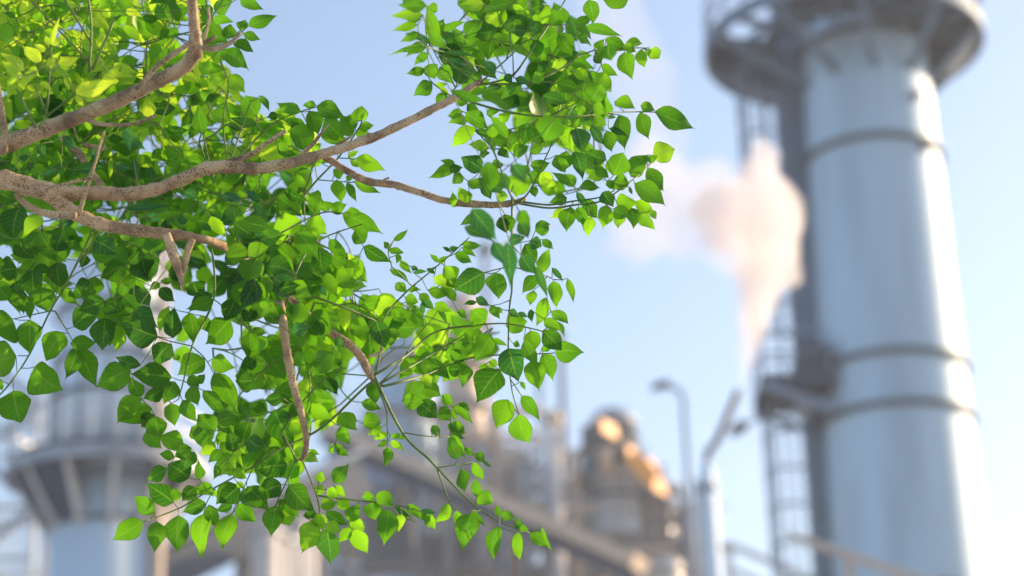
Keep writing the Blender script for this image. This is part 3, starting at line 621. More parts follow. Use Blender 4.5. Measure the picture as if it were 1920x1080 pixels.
# ------------------------------------------------------------------ tree
LEAVES = """A 1120 40 850 48 130 b;1440 20 1080 130 140 d;1160 135 1215 250 100 b;940 375 1075 185 150 m;1240 300 1035 335 145 d;1540 170 1275 300 120 d;1550 320 1350 300 110 d;1215 400 1365 350 105 b;1190 415 1150 610 145 d;1380 480 1160 605 70 b;905 435 825 280 90 m;920 420 1100 410 70 m;700 310 940 220 80 m;1600 100 1740 60 140 d;1660 400 1705 610 180 m;1410 450 1580 595 70 b;500 150 165 160 110 bn;540 60 240 40 130 mn;450 250 190 310 90 bn;460 330 270 420 80 mn;560 470 180 510 70 m;540 440 335 570 110 m;560 540 405 650 90 m;520 700 330 745 90 m;590 830 398 965 150 m;560 650 620 800 140 m;700 660 790 840 150 m;630 870 750 850 60 b;750 950 640 1080 120 m;680 890 780 960 50 b;650 420 540 30 140 mn;560 300 760 500 120 mn;330 340 650 430 70 tn;730 530 1040 570 60 tn;760 600 980 650 60 t;1020 600 1250 800 120 d;1130 620 1250 760 90 tn;900 490 1090 545 50 d;1100 730 930 860 90 m;1060 870 1190 800 90 m;790 920 1170 1030 90 dn;1500 860 1280 1020 130 d;1440 790 1560 860 80 t;1340 750 1400 850 80 t;1300 870 1110 910 60 t;1610 780 1728 800 120 m;840 1000 950 1040 90 m;1400 60 1530 100 60 b;1570 270 1700 300 100 d;1600 170 1728 200 60 b;1420 250 1500 220 70 b;1530 120 1600 160 60 b;1440 10 1545 20 60 m;1520 380 1620 340 80 b;560 60 650 120 110 m;470 200 300 100 140 m;640 330 720 180 90 m;300 20 480 -60 160 m
B 175 160 0 100 190 b;275 248 195 95 150 m;560 0 600 240 150 m;430 240 600 150 90 m;535 260 905 370 105 m;440 260 590 380 110 m;450 350 590 440 100 m;250 320 85 420 180 m;265 330 395 570 165 m;955 5 690 -30 190 m;620 490 715 395 90 m;950 420 1125 437 90 b;905 460 1050 530 90 m;735 385 960 520 120 m;1180 500 1280 590 120 b;1130 500 1190 590 60 b;1090 500 1140 705 110 b;920 530 1000 775 170 m;760 450 790 615 180 dn;690 650 860 770 90 m;640 740 815 960 130 b;375 640 610 690 110 d;430 700 590 830 110 b;345 620 180 690 130 b;450 545 605 560 80 m;610 570 690 640 90 d;630 510 700 600 80 m;330 720 420 700 80 b;110 730 210 700 70 m;0 800 130 740 80 b;590 1020 690 850 190 m;250 830 500 900 130 d;400 900 560 1050 130 m;200 860 260 980 100 b;90 970 370 1050 120 d;0 400 80 610 170 m;0 220 70 330 110 d
C 395 130 260 160 85 d;430 200 265 230 100 b;505 270 300 430 120 b;610 440 435 405 90 b;430 70 550 160 90 d;420 140 620 280 130 m;610 330 480 280 70 d;640 350 650 250 90 m;775 355 610 165 85 m;770 420 630 370 60 m;790 410 900 280 80 m;940 230 905 410 130 d;1180 180 1080 380 220 dn;820 500 950 420 100 m;960 480 1080 390 80 m;700 210 800 150 80 b;600 160 700 120 80 m;965 590 1130 560 100 m;330 580 100 690 95 m;330 590 200 535 60 m;280 630 400 600 70 d;380 660 310 740 90 m;560 620 385 520 150 d;600 560 640 820 150 mn;710 650 790 800 110 tn;800 580 930 760 110 tn;650 720 720 820 110 tn;530 690 660 870 110 d;440 720 560 790 110 m;460 890 355 765 100 b;310 935 305 800 65 b;680 850 780 850 90 b;820 750 860 860 60 b;960 650 1070 720 110 d;1050 650 1200 760 120 b;1060 760 1180 830 70 b;990 760 1020 860 70 m;870 600 960 680 80 m;540 500 620 480 60 d;700 450 790 520 80 d;1180 500 1260 640 120 m;640 600 740 560 80 m
D 490 40 645 100 110 m;685 70 805 108 75 m;790 120 1090 240 145 m;680 125 745 325 110 m;520 140 605 412 135 m;445 245 610 310 50 d;310 220 420 370 70 t;430 260 480 430 100 m;480 595 550 420 165 m;612 605 740 440 130 m;735 490 815 450 60 m;780 450 945 400 150 b;735 540 878 710 115 m;640 655 880 840 165 m;645 790 800 890 90 b;675 880 795 1000 90 b;760 860 800 920 60 b;480 640 600 660 110 m;600 680 625 740 25 d;500 790 650 800 120 m;480 850 590 900 100 m;520 870 515 990 80 b;610 840 635 990 110 m;400 720 480 830 100 d;430 820 395 995 110 m;260 780 370 920 110 m;300 900 278 1055 90 b;160 830 135 1030 120 m;220 830 250 970 90 m;110 850 5 915 70 b;130 760 0 800 90 d;425 475 255 400 110 d;200 240 250 415 150 d;190 415 240 610 110 d;130 415 100 575 105 m;180 655 20 570 60 d;230 680 380 690 90 d;270 480 395 560 90 b;410 600 280 620 70 b;340 540 450 620 70 m;430 640 480 700 60 m;205 720 310 840 50 t;275 110 185 100 75 m;330 60 440 140 80 m;180 200 255 200 90 m;330 150 435 220 80 m;440 160 500 160 30 t;70 310 160 370 70 b
E 735 240 860 180 115 m;795 310 893 395 65 m;700 320 790 370 100 d;600 70 690 190 100 mn;790 590 860 385 105 m;400 592 430 805 160 m;305 590 50 745 215 d;110 350 288 355 70 m;120 375 238 455 50 m;60 430 195 505 90 m;0 400 90 375 30 t;0 540 65 655 100 m;0 640 60 720 80 m;0 740 70 830 80 d;200 60 420 330 160 tn;140 210 390 320 110 tn;240 120 100 190 80 d;380 330 480 520 120 tn;500 330 530 720 130 tn;600 160 680 290 110 tn;520 330 640 300 90 tn;620 440 740 620 130 tn;740 540 840 800 70 tn;760 620 630 765 110 m;720 740 695 870 80 b;830 800 740 1030 110 m;890 660 920 880 110 m;1010 640 1060 850 60 m;880 550 970 670 45 t;870 915 1015 1025 85 m;810 980 960 1080 90 m;700 900 710 1010 50 d;315 1010 180 900 150 m;240 800 350 870 70 t;240 840 130 860 40 d;360 870 440 980 70 m;400 880 465 940 40 m;510 910 600 970 60 t;590 930 680 970 40 t;490 1040 670 1000 170 m;80 910 165 970 60 m;650 350 740 500 130 d;480 100 530 250 100 m;430 130 500 260 100 d
F 365 130 240 310 160 m;435 420 245 695 230 d;510 240 590 515 215 d;700 345 770 595 170 m;800 285 885 520 130 m;905 270 1140 275 165 m;505 672 410 915 190 m;620 640 765 845 105 m;600 795 700 1045 190 m;700 90 730 260 130 m;640 180 770 400 110 m;800 90 960 260 150 d;900 10 985 140 50 m;795 230 870 240 70 m;610 520 655 595 35 m;375 160 500 220 50 m;350 350 420 380 80 m;260 400 370 410 70 m;5 420 165 420 110 d;20 290 165 420 70 d;160 380 120 565 110 m;50 200 170 310 70 m;100 160 195 210 40 d;140 110 230 180 70 m;30 260 170 320 80 m;30 735 215 880 60 m;80 710 185 770 70 m;30 760 90 860 40 m;0 880 145 960 90 m;60 960 150 1000 30 t;200 60 310 10 80 m;550 200 610 220 50 m
G 275 560 170 730 95 b;60 610 160 780 80 m;335 620 395 840 85 m;465 640 385 960 185 m;475 615 585 760 50 m;515 500 495 345 90 m;520 490 650 550 130 m;375 270 440 480 110 m;350 180 300 30 115 m;410 90 500 165 50 m;480 215 575 365 90 m;500 140 580 200 80 m;560 200 640 255 30 t;705 665 670 565 60 m;715 665 850 690 85 m;700 750 660 1050 130 m;855 765 865 670 60 m;860 750 960 780 60 m;855 800 880 1040 100 m;965 805 1120 930 95 m;1060 760 1140 970 45 m
H 115 60 280 120 75 b;180 10 270 60 40 b;260 290 290 200 75 b;385 290 515 145 120 m;240 390 290 310 80 b;330 350 440 410 90 b;400 320 480 420 60 b;10 310 210 530 190 d;0 450 85 575 110 d;130 570 260 560 60 d;200 615 137 895 175 b;325 680 330 1000 195 d;320 540 500 640 95 d;500 610 620 470 115 m;275 500 405 450 100 b;270 550 300 690 100 b;330 640 440 700 110 b;525 670 420 800 90 b;545 600 640 700 130 b;560 690 662 880 155 b;420 440 530 520 100 b;730 410 600 430 80 m;740 400 880 440 120 m;760 400 890 510 90 m;700 460 740 605 130 m;850 520 812 815 170 m;720 440 820 580 60 d;960 560 930 715 90 b;900 490 1095 630 50 t;910 520 1050 590 60 m;1010 480 1150 610 80 m;1120 530 1250 550 40 t;1170 580 1240 690 90 b;835 0 832 150 80 m;360 0 380 50 50 m;410 10 510 65 60 m
I 365 740 120 885 150 m;455 670 272 550 130 m;605 590 385 445 165 d;475 740 450 988 140 m;640 690 640 985 175 m;840 680 820 1022 175 m;1060 680 985 960 150 m;850 590 670 665 115 d;725 400 560 290 180 d;550 330 378 415 120 m;610 240 485 215 75 m;680 130 495 85 140 m;400 20 500 160 130 m;735 160 620 230 110 m;770 200 680 330 120 d;810 410 790 260 85 d;880 610 960 790 100 d;1110 600 1245 755 120 m;1060 600 940 650 90 d;1115 460 940 600 150 d;1150 480 1246 640 120 d;770 470 670 580 110 d;630 480 620 590 80 m;820 460 760 540 70 m;830 430 910 560 100 m;1020 240 905 420 90 o;970 180 870 280 80 o;800 0 830 180 110 m;1080 330 1170 400 80 b;1010 340 1070 380 40 b;1100 430 1160 480 50 b;930 490 940 560 40 b;1246 60 1190 190 120 d
J 95 238 -60 330 260 m;230 250 225 500 195 m;125 530 -90 560 270 m;270 615 485 795 240 m;105 800 160 1045 230 m;490 345 372 555 195 m;600 460 510 705 130 d;605 460 755 780 160 m;1010 630 765 760 200 m;575 300 760 150 165 d;815 100 610 180 150 d;815 235 800 480 195 d;550 430 760 420 110 m;920 290 905 500 110 b;1095 600 885 530 90 d;340 0 340 170 190 m;150 -60 160 210 140 d;240 90 235 250 70 m;480 0 610 130 90 m;590 0 650 70 110 d;700 0 715 80 80 m;820 100 950 180 130 d;960 60 1060 170 100 d;830 200 1050 210 70 m;0 0 80 90 120 m;-10 700 20 800 60 m;1100 860 915 1045 150 m
K 395 295 95 190 215 d;480 60 410 280 100 b;520 305 520 65 150 d;645 110 665 340 130 m;735 130 790 260 90 m;960 160 775 350 190 m;505 355 380 520 165 d;765 475 560 590 165 m;820 470 1005 540 130 m;835 580 1010 880 165 m;750 715 920 915 100 m;505 610 185 590 190 d;530 645 450 810 130 d;440 700 275 780 110 d;265 765 190 610 110 m;345 850 90 960 165 m;370 905 260 1000 110 d;385 920 420 1080 150 m;500 815 530 970 120 m;590 790 700 950 110 m;850 1030 720 910 150 m;660 1000 760 1080 120 m;640 600 720 690 90 m;710 660 765 590 60 m;650 690 710 830 110 m;1115 265 1110 490 140 m;1163 460 1040 540 110 d;1150 640 1000 600 130 d;1000 0 920 165 140 d;1163 50 1060 190 130 d;830 10 620 75 110 m;60 180 20 370 150 d;90 200 70 415 100 b;525 430 570 470 50 m;870 960 1030 920 110 m
L 95 95 225 0 120 m;80 150 235 172 75 m;290 -20 480 75 90 m;355 205 580 108 100 m;295 235 330 148 75 m;320 260 455 312 70 m;195 298 215 185 105 m;235 330 405 413 85 m;135 385 355 548 130 m;140 490 90 395 90 b;40 200 190 320 140 m;0 45 70 130 90 d;0 110 40 200 70 m;0 500 190 540 80 m;200 590 340 725 120 b;180 600 40 660 110 b;420 890 330 740 150 m;450 745 520 870 50 m;420 970 215 915 80 d;765 870 580 800 90 m;715 890 560 870 80 b;880 820 770 810 60 m;890 825 1120 905 140 m;830 865 910 1060 130 m;800 980 640 940 80 m;860 1040 650 1000 110 b;1095 1080 940 925 130 m;1190 1000 1070 900 110 m;1210 940 1130 895 80 m;1215 940 1220 825 70 m;560 960 640 1000 50 m;580 890 500 910 60 d;30 790 140 740 60 d;15 790 80 690 110 m;70 880 200 940 110 m;185 970 330 1020 60 d
M 745 230 780 90 130 b;750 300 890 270 85 m;720 340 860 350 90 b;545 445 420 205 130 m;690 370 575 180 120 m;560 440 630 380 70 b;725 575 990 685 140 b;670 575 755 660 50 b;650 560 750 505 50 b;520 735 620 690 100 m;545 770 590 985 125 m;640 800 738 980 75 m;635 780 700 730 50 m;710 785 940 890 85 m;330 520 395 420 70 b;380 600 480 600 60 b;330 620 160 660 60 b;160 700 350 690 60 m;350 1020 370 865 140 m;400 1030 520 980 90 m;500 1060 630 1000 110 m;640 1060 780 1080 80 m;170 730 265 870 90 m;60 860 290 960 90 d;0 920 180 1070 130 d;0 480 190 550 90 d;10 440 130 500 80 m;250 500 130 240 200 m;160 290 320 430 160 b
N 190 90 540 268 150 m;290 240 380 340 140 m;580 405 715 410 60 m;620 320 735 222 50 m;575 385 540 325 50 m;370 370 610 500 110 d;680 490 780 600 60 m;770 540 830 570 40 t;790 590 910 580 35 t;1000 500 925 435 40 m;990 500 1075 450 45 m;1095 410 1035 370 30 t;1100 410 1165 375 30 t;900 560 980 600 40 m;1045 540 1150 650 100 b;960 630 1135 730 100 b;910 740 1105 785 100 b;1030 690 1145 830 90 m;750 750 850 720 50 m;640 680 740 760 80 m;840 770 945 850 80 m;720 800 830 840 90 m;860 820 960 900 70 t;870 940 850 810 50 t;770 930 830 870 60 m;770 940 880 1050 90 m;970 850 1110 920 80 m;1000 900 1070 1020 40 t;600 900 740 1010 80 m;590 570 750 670 60 m;280 750 140 785 70 m;310 460 290 640 150 m;50 590 150 800 100 m;100 450 270 560 90 m;80 310 230 480 100 m;0 380 40 620 160 d;0 700 60 790 50 t;0 900 170 1080 170 m;270 1000 420 1080 150 m;660 430 650 520 50 m
P 255 810 390 800 130 m;400 830 290 900 55 b;440 880 320 940 60 b;440 940 360 985 45 b;465 900 590 920 45 b;465 945 570 1015 55 b;440 985 445 1120 70 b;60 740 205 860 130 m;75 830 155 975 100 m;130 720 205 800 50 m;15 960 10 1045 40 m;35 965 140 1060 60 m;240 640 400 700 80 m;330 480 340 670 110 m;780 280 930 470 115 d;740 300 740 430 80 b;640 290 525 465 110 m;700 440 795 530 80 b;735 500 855 595 110 m;570 620 720 640 120 m;680 640 825 760 140 d;870 580 960 660 80 m;850 680 940 790 100 m;960 670 1110 810 60 m;1000 650 1085 700 60 m;930 900 1050 1080 110 m;790 820 850 930 70 m;930 810 1050 880 110 m;230 0 225 290 160 m;350 10 430 225 140 d;440 80 550 140 60 m;440 150 500 180 60 m
O 250 500 45 540 130 d;120 270 110 480 130 m;130 250 255 270 70 m;760 420 610 600 150 m;440 270 540 340 120 m;155 640 5 640 140 d;370 770 240 790 100 d;230 20 55 190 160 d;440 270 610 220 110 tn;620 170 690 320 110 d;610 100 740 280 190 m;800 300 850 380 70 t;540 960 420 1010 80 b;250 300 130 400 110 m;480 420 560 520 110 m;700 570 830 560 110 m
Q 350 520 185 390 100 yn;490 540 675 480 80 yn;470 590 600 630 60 yn;415 570 450 490 70 yn;390 430 285 380 55 yn;430 380 500 140 45 yn;440 380 515 310 60 yn;420 380 380 300 50 yn;440 480 520 430 30 yn;960 540 1165 610 80 yn;640 780 990 680 130 yn;900 600 1140 660 80 yn;200 600 0 440 110 yn;150 640 20 520 90 yn;300 600 180 760 90 yn;250 570 330 640 70 yn;1060 90 1190 140 60 y;640 800 700 900 60 yn;150 650 40 700 80 yn;220 680 90 600 90 yn;560 640 580 760 60 yn;330 700 440 760 50 yn;640 60 560 0 60 y;600 150 510 160 60 y;620 160 700 170 60 y;130 150 30 90 50 m;170 130 200 200 70 y;170 220 80 250 70 b;230 270 170 330 60 m;870 640 1000 690 90 yn;800 700 700 830 90 yn;720 830 900 850 80 y
R 580 130 715 240 90 t;390 190 400 340 80 t;560 400 350 515 50 t;710 440 980 410 110 t;830 280 920 290 90 t;1060 380 1210 420 70 t;1060 480 1110 600 90 d;1130 60 1210 290 60 tn;1150 60 1350 250 100 tn;1230 330 1280 570 60 tn;180 780 130 1070 250 d;0 640 170 720 150 d;80 90 200 60 60 t;180 330 280 310 50 t
S 20 180 400 160 55 tn;180 250 380 230 80 tn;270 240 530 190 50 mn;480 220 650 260 50 mn;610 110 670 210 45 tn;680 190 820 235 40 mn;710 240 850 430 100 bn;840 380 1000 620 80 mn;850 340 990 430 80 mn;990 400 1080 600 100 tn;1050 370 1250 590 150 tn;910 250 1100 400 130 dn;880 150 920 290 120 tn;1060 130 1180 300 70 tn;800 70 990 150 90 tn;500 40 620 110 80 tn;360 260 380 370 90 d;450 240 520 300 80 tn;660 300 720 370 50 tn;1000 690 1220 770 90 tn;1270 760 1275 930 110 tn;990 800 1130 860 130 d;200 560 210 750 180 d;960 760 800 780 190 d;570 770 620 900 160 d;720 870 520 980 160 d;820 1060 960 880 130 d;1130 950 970 1080 160 d;300 820 430 940 100 d;390 770 300 760 55 d;300 780 215 840 60 d;120 830 230 970 110 d;850 520 960 620 150 d;1150 560 1100 640 110 d
T 200 255 340 480 190 d;320 580 345 870 220 d;340 570 540 560 100 d;580 500 620 740 200 d;590 740 800 920 110 m;430 700 480 980 220 m;150 760 230 1020 180 d;170 560 0 600 220 d;950 270 1210 430 200 d;1260 520 1040 640 200 d;960 640 930 860 170 m;900 680 760 800 150 d;1370 660 1230 700 130 d;1430 360 1290 520 150 d;560 380 640 160 170 d;500 370 380 200 180 d;580 430 760 260 150 d;800 480 920 470 110 d;420 20 220 250 180 b;0 200 120 280 90 d
U 655 380 420 410 210 d;610 530 430 600 150 d;345 550 515 750 150 d;280 550 110 680 150 d;570 700 530 950 150 m;600 650 740 775 120 d;670 540 850 740 170 d;355 180 480 250 130 d;600 780 720 800 130 b;880 760 960 880 90 b;240 280 200 100 110 o;200 330 70 500 80 o;670 80 790 120 90 b"""
TWIGS = """970 380 993 358 1027 287 1041 255 1077 195|1.8 1
856 182 913 200 969 213 1030 219 1097 217 1150 211 1200 209.5 1230 210.5|2.4 1
975 378 1030 384 1075 377 1125 370 1152 357|2 1.1
975 382 1030 390 1080 384 1130 376 1180 342 1210 316 1222 300 1235 291|2 0.9
895 160 957 144 989 105 1011 74 1057 5 1064 -12|2.2 1.2
894 163 913 144 950 111 978 85|2 1
950 109 958 70 937 35 931 17|1.4 .8
963 144 961 89|1.3 .9
887 148 846 120 804 81 798 37|1.6 1
854 165 841 137 830 119|1.4 .9
848 182 811 155 798 133|1.4 .9
900 156 950 158 1000 152 1037 137 1068 118 1089 104 1113 95 1133 92 1180 90 1218 90|2.2 .9
905 158 1000 156 1033 155 1081 180 1104 193|1.8 1
965 376 953 355 924 280 904 258 875 211|1.8 1
960 384 960 436 960 536 955 580 953 664 957 711 962 741 973 776|2 1.1
957 711 978 742|1 .9
840 615 909 608 949 607 993 615 1018 622 1029 629|1.6 1
960 500 1013 513 1038 524|1.2 .9
960 500 940 503 908 511|1.2 .9
702 708 715 650 718 600 756 553 800 515 842 480 864 460 880 445|2 .9
702 703 764 665 817 622 900 610|2.6 1.2
711 720 789 677 873 626|2.2 1
719 724 789 706 844 684 900 668 1000 664 1038 662|2.4 1
711 720 752 679 775 640 800 610|1.6 1
703 708 755 812 803 860 819 877 880 940 933 976 993 999|2.7 1.0
819 877 853 872 887 867|1.4 .9
819 878 842 940 856 958|1.5 .9
762 812 801 818 844 819|1.4 .9
711 735 724 769 726 800 727 836|1.4 .8
705 712 681 729 620 788 582 815 524 843 476 874 380 927 344 949 296 969 269 978|2.6 1.1
401 918 387 944 382 964|1.2 .9
474 877 435 964|1.3 .9
553 867 515 951|1.4 .9
565 858 593 927 600 962 611 989|1.7 .9
593 929 673 939 700 941 762 951 800 964|1.8 .9
527 809 556 862|1.8 1.4
397 463 401 558 361 647 344 714 335 748|2.2 1.1
361 649 320 640 295 632|1.2 .9
361 650 385 673 401 700|1.2 .9
344 714 381 732|1.1 .8
480 632 438 591 402 562|1.4 1
174 431 157 468 120 540 94 583 55 665 17 721 -20 760|2.4 1.3
94 583 26 598|1.2 .9
103 583 124 617 144 651|1.4 1
55 667 33 667|1 .8
212 602 253 583 267 564 323 489|1.4 .9
380 60 403 23 425 -10|1.6 1
372 90 428 79 465 49|1.6 .9
430 312 510 234 565 209 597 200|2 .9
560 380 595 337 634 296 673 240 678 225|2.2 1
595 337 630 340 665 342|1.2 .9
634 296 667 298|1.1 .9
595 335 589 302|1.1 .9
735 500 728 471 738 451|1.2 .8
67 240 31 167|2.6 1.5
73 240 87 211 93 130 96 87|2.6 1.4
87 211 65 160|1.8 1.2
84 220 142 176|2 1.3
167 136 171 49 164 -10|2.4 1.8
167 116 98 44 50 -8|2 1.4
173 84 118 -6|2 1.4
173 131 213 40|3 2
120 400 165 330 210 240|2 1.4
250 400 255 340 262 250|1.8 1.2
420 330 450 250 470 190|1.8 1.1
430 320 418 230 428 160 412 110|1.8 1.1
190 420 150 500|2 1.4
520 540 600 560 700 600 718 620|2.4 1.6
540 660 500 690 450 740 430 800|1.8 1
560 760 620 700 650 690|1.6 1
528 600 560 500 600 450 680 420|2.2 1
455 470 520 440 600 400 640 400|2 1
1064 -12 1110 -45 1160 -30 1177 1|1.4 .9"""
CROP = dict(A=(700,0,5.4),B=(1000,0,5.4),C=(780,180,4.5),D=(1030,180,4.0),E=(840,380,4.5),F=(840,600,4.5),G=(780,820,4.5),H=(540,840,4.5),
 I=(180,800,4.153),J=(0,540,4.153),K=(200,560,4.153),L=(380,0,4.153),M=(520,180,4.909),N=(600,380,4.5),P=(620,600,4.153),O=(440,560,4.153),
 Q=(0,0,4.5),R=(0,230,4.911),S=(230,350,4.321),T=(0,400,5.4),U=(380,780,4.153))
RND = random.Random(77)
def field(x, y, s=0):                                  # slow wander of the crown's depth
    return math.sin(x*.0071+1.3+s)*math.cos(y*.0083+.4-s) + .5*math.sin(x*.017-y*.013+2.1+s)
def dmain(x, y): return 3.52 + .09*field(x, y) + .04*(y-540)/540
BR = {}                                                # branch polylines: (px, py, radius px) and depth
BR['a'] = ([(-420,520,22),(-250,420,19),(-120,330,17),(0,275,16),(80,245,15),(165,212,14),(230,185,13.5),(300,150,13),(345,125,13.5),(365,98,13),(367,75,11),(362,30,10),(357,-40,9.5),(340,-150,8)], 3.36, 3.12)
BR['b'] = ([(-420,560,26),(-250,450,22),(-100,365,19),(0,338,17),(60,352,17.5),(120,362,15),(180,362,13),(240,364,12.5),(290,355,12),(340,337,12),(385,317,12),(425,313,12),(480,316,10.5),(540,307,10),(600,290,9),(650,275,8.5),(700,258,8),(760,230,7.5),(810,205,7.5),(850,184,7),(880,165,6),(905,150,5)], 3.30, 3.50)
BR['c'] = ([(60,352,8),(85,362,12),(110,380,13),(145,402,13),(190,420,12),(240,430,11.5),(300,437,10.5),(350,443,9),(405,455,7.5),(450,478,7),(495,505,7),(520,545,7.5),(528,585,8),(535,640,8),(545,700,7.5),(555,740,7),(566,780,6.5),(574,820,6),(572,850,5.5),(565,862,4)], 3.30, 3.46)
BR['d'] = ([(598,291,6),(612,296,6.5),(650,320,6.5),(690,340,7),(740,347,6.5),(790,362,6.5),(830,375,6.5),(880,382,6.5),(930,384,6),(965,380,5.5),(985,372,4)], 3.45, 3.50)
BR['e'] = ([(505,520,6),(560,575,6),(600,610,7),(635,632,7.5),(665,655,8),(680,675,8),(692,700,7),(703,714,5)], 3.45, 3.50)
SIDE = {'a': [([(255,168,4),(300,120,5),(345,88,5),(366,78,5)],3.13),([(367,86,5),(400,92,4.5),(430,82,4),(452,60,3)],3.12),([(380,82,5),(405,68,3)],3.12),([(382,78,3),(391,40,2.5),(391,12,2.5)],3.14),
              ([(6,285,9),(8,250,7),(2,200,6),(-12,130,5)],3.27),([(165,226,4),(200,234,4),(250,232,3.5),(292,216,3)],3.22)],
        'b': [([(425,306,7),(470,290,5),(505,265,4.5),(536,245,4)],3.43),([(562,294,5),(585,272,4),(598,255,3),(616,234,2)],3.45),([(640,278,4),(670,262,3.5),(697,252,4)],3.45),([(628,275,3),(660,255,2.5)],3.46),
              ([(0,345,4),(60,362,4),(100,350,3),(150,338,2.5),(180,335,2)],3.26),([(160,360,4),(148,398,4),(165,350,3),(180,300,2.5),(195,245,2)],3.3)],
        'c': [([(30,362,6),(45,380,6),(75,397,6.5),(110,403,7),(142,404,8)],3.27),([(312,438,8),(322,470,9.5),(333,500,8),(340,525,5),(342,545,2)],3.32),([(362,448,6),(352,470,6.5),(345,500,6),(341,520,4)],3.33),
              ([(115,255,6),(150,290,7),(165,315,6),(200,360,7)],3.75),([(155,272,5),(200,280,5)],3.76)],
        'd': [([(712,341,2.5),(730,333,2)],3.46)], 'e': [([(692,668,3),(712,662,3),(718,652,2.5)],3.49)]}
PXM = 3.5/FPX
trunk_px = -460
tb = P(trunk_px, 620, 3.4)
tree = thing('broadleaf_tree', 'broadleaf tree on the left with knobbly tan branches and bright green heart shaped leaves', 'tree', (tb.x, tb.y, 0))
m = MB(); m.tube([(tb.x, tb.y, -.05), (tb.x+.02, tb.y+.01, .15), (tb.x, tb.y, .7), (tb.x-.03, tb.y+.03, 1.4), (tb.x, tb.y, 2.0), (tb.x+.02, tb.y, tb.z), (P(-420,560,3.33).x, P(-420,560,3.33).y, P(-420,560,3.33).z+.15)],
                  [.14,.10,.085,.08,.07,.055,.03], 20, rough=.04)
m.build('trunk', M_bark, tree, True)
def smooth(pts, k=4):                                  # Catmull-Rom through the points
    out = []
    for i in range(len(pts)-1):
        p0, p1, p2, p3 = [np.array(pts[max(0, min(len(pts)-1, j))], float) for j in (i-1, i, i+1, i+2)]
        for t in np.linspace(0, 1, k, endpoint=False):
            out.append(.5*((2*p1)+(-p0+p2)*t+(2*p0-5*p1+4*p2-p3)*t*t+(-p0+3*p1-3*p2+p3)*t**3))
    out.append(np.array(pts[-1], float)); return out
nodes, nown = [], []                                   # points twigs may grow from, and the branch they belong to
BOBJ = {}
for ki, (key, (pts, d0, d1)) in enumerate(BR.items()):
    m = MB(); sm = smooth(pts, 7); c3 = []; rr = []; rg = random.Random(ki)
    for i, (x, y, r) in enumerate(sm):
        d = d0+(d1-d0)*i/(len(sm)-1)+(.32*math.exp(-((x-478)/62)**2-((y-508)/62)**2) if key in 'ce' else 0); c3.append(P(x+rg.uniform(-.5,.5), y+rg.uniform(-.5,.5), d)); rr.append(r*d/FPX*(1+rg.uniform(-.05,.06)+(.14 if rg.random() < .08 else 0)))
        if x > -5 and (key != 'a') and i % 2 == 0: nodes.append(c3[-1]); nown.append(key)
    m.tube(c3, rr, 16, rough=.16, seed=ki)
    BOBJ[key] = m.build('branch', M_bark, tree, True)
    for j, (sp, d) in enumerate(SIDE[key]):
        m = MB()
        s2 = smooth(sp, 5); c3 = [P(x+rg.uniform(-.6,.6), y+rg.uniform(-.6,.6), d) for x, y, r in s2]; m.tube(c3, [r*d/FPX*rg.uniform(.93,1.1) for x, y, r in s2], 12, rough=.12, seed=j)
        if d < 3.7: nodes.append(c3[-1]); nown.append(key)
        m.build('side_shoot', M_bark, BOBJ[key], True)

TW = {k: MB() for k in BR}
def near_branch(p):
    a = np.array([n_[:] for n_ in nodes]); d = ((a-np.array(p[:]))**2).sum(1); return int(d.argmin())
for line in TWIGS.strip().split('\n'):
    a, b = line.split('|'); v = [float(q) for q in a.split()]; r0, r1 = [float(q) for q in b.split()]
    pts = [(v[i], v[i+1], 0) for i in range(0, len(v), 2)]
    first = pts[0]; dep = None
    P0 = P(first[0], first[1], dmain(*first[:2])); k = near_branch(P0); own = nown[k]
    yel = first[0] < 260 and first[1] < 260
    sm = smooth(pts, 5) if len(pts) > 2 else smooth(pts, 3); c3 = []
    dn = proj(nodes[k])[2]; near0 = (P0-nodes[k]).length < .05
    for i, (x, y, _) in enumerate(sm):
        q = min(1, i/6) if near0 else 1
        d = dn*(1-q)+dmain(x, y)*q
        if yel: d = 3.2
        c3.append(P(x, y, d))
    n_ = len(c3); rr = [(r0+(r1-r0)*i/(n_-1))*1.05*PXM for i in range(n_)]
    if near0: c3 = [nodes[k]]+c3; rr = [rr[0]]+rr
    TW[own].tube(c3, rr, 6, rough=.1)
    for c in c3[1:]: nodes.append(c); nown.append(own)

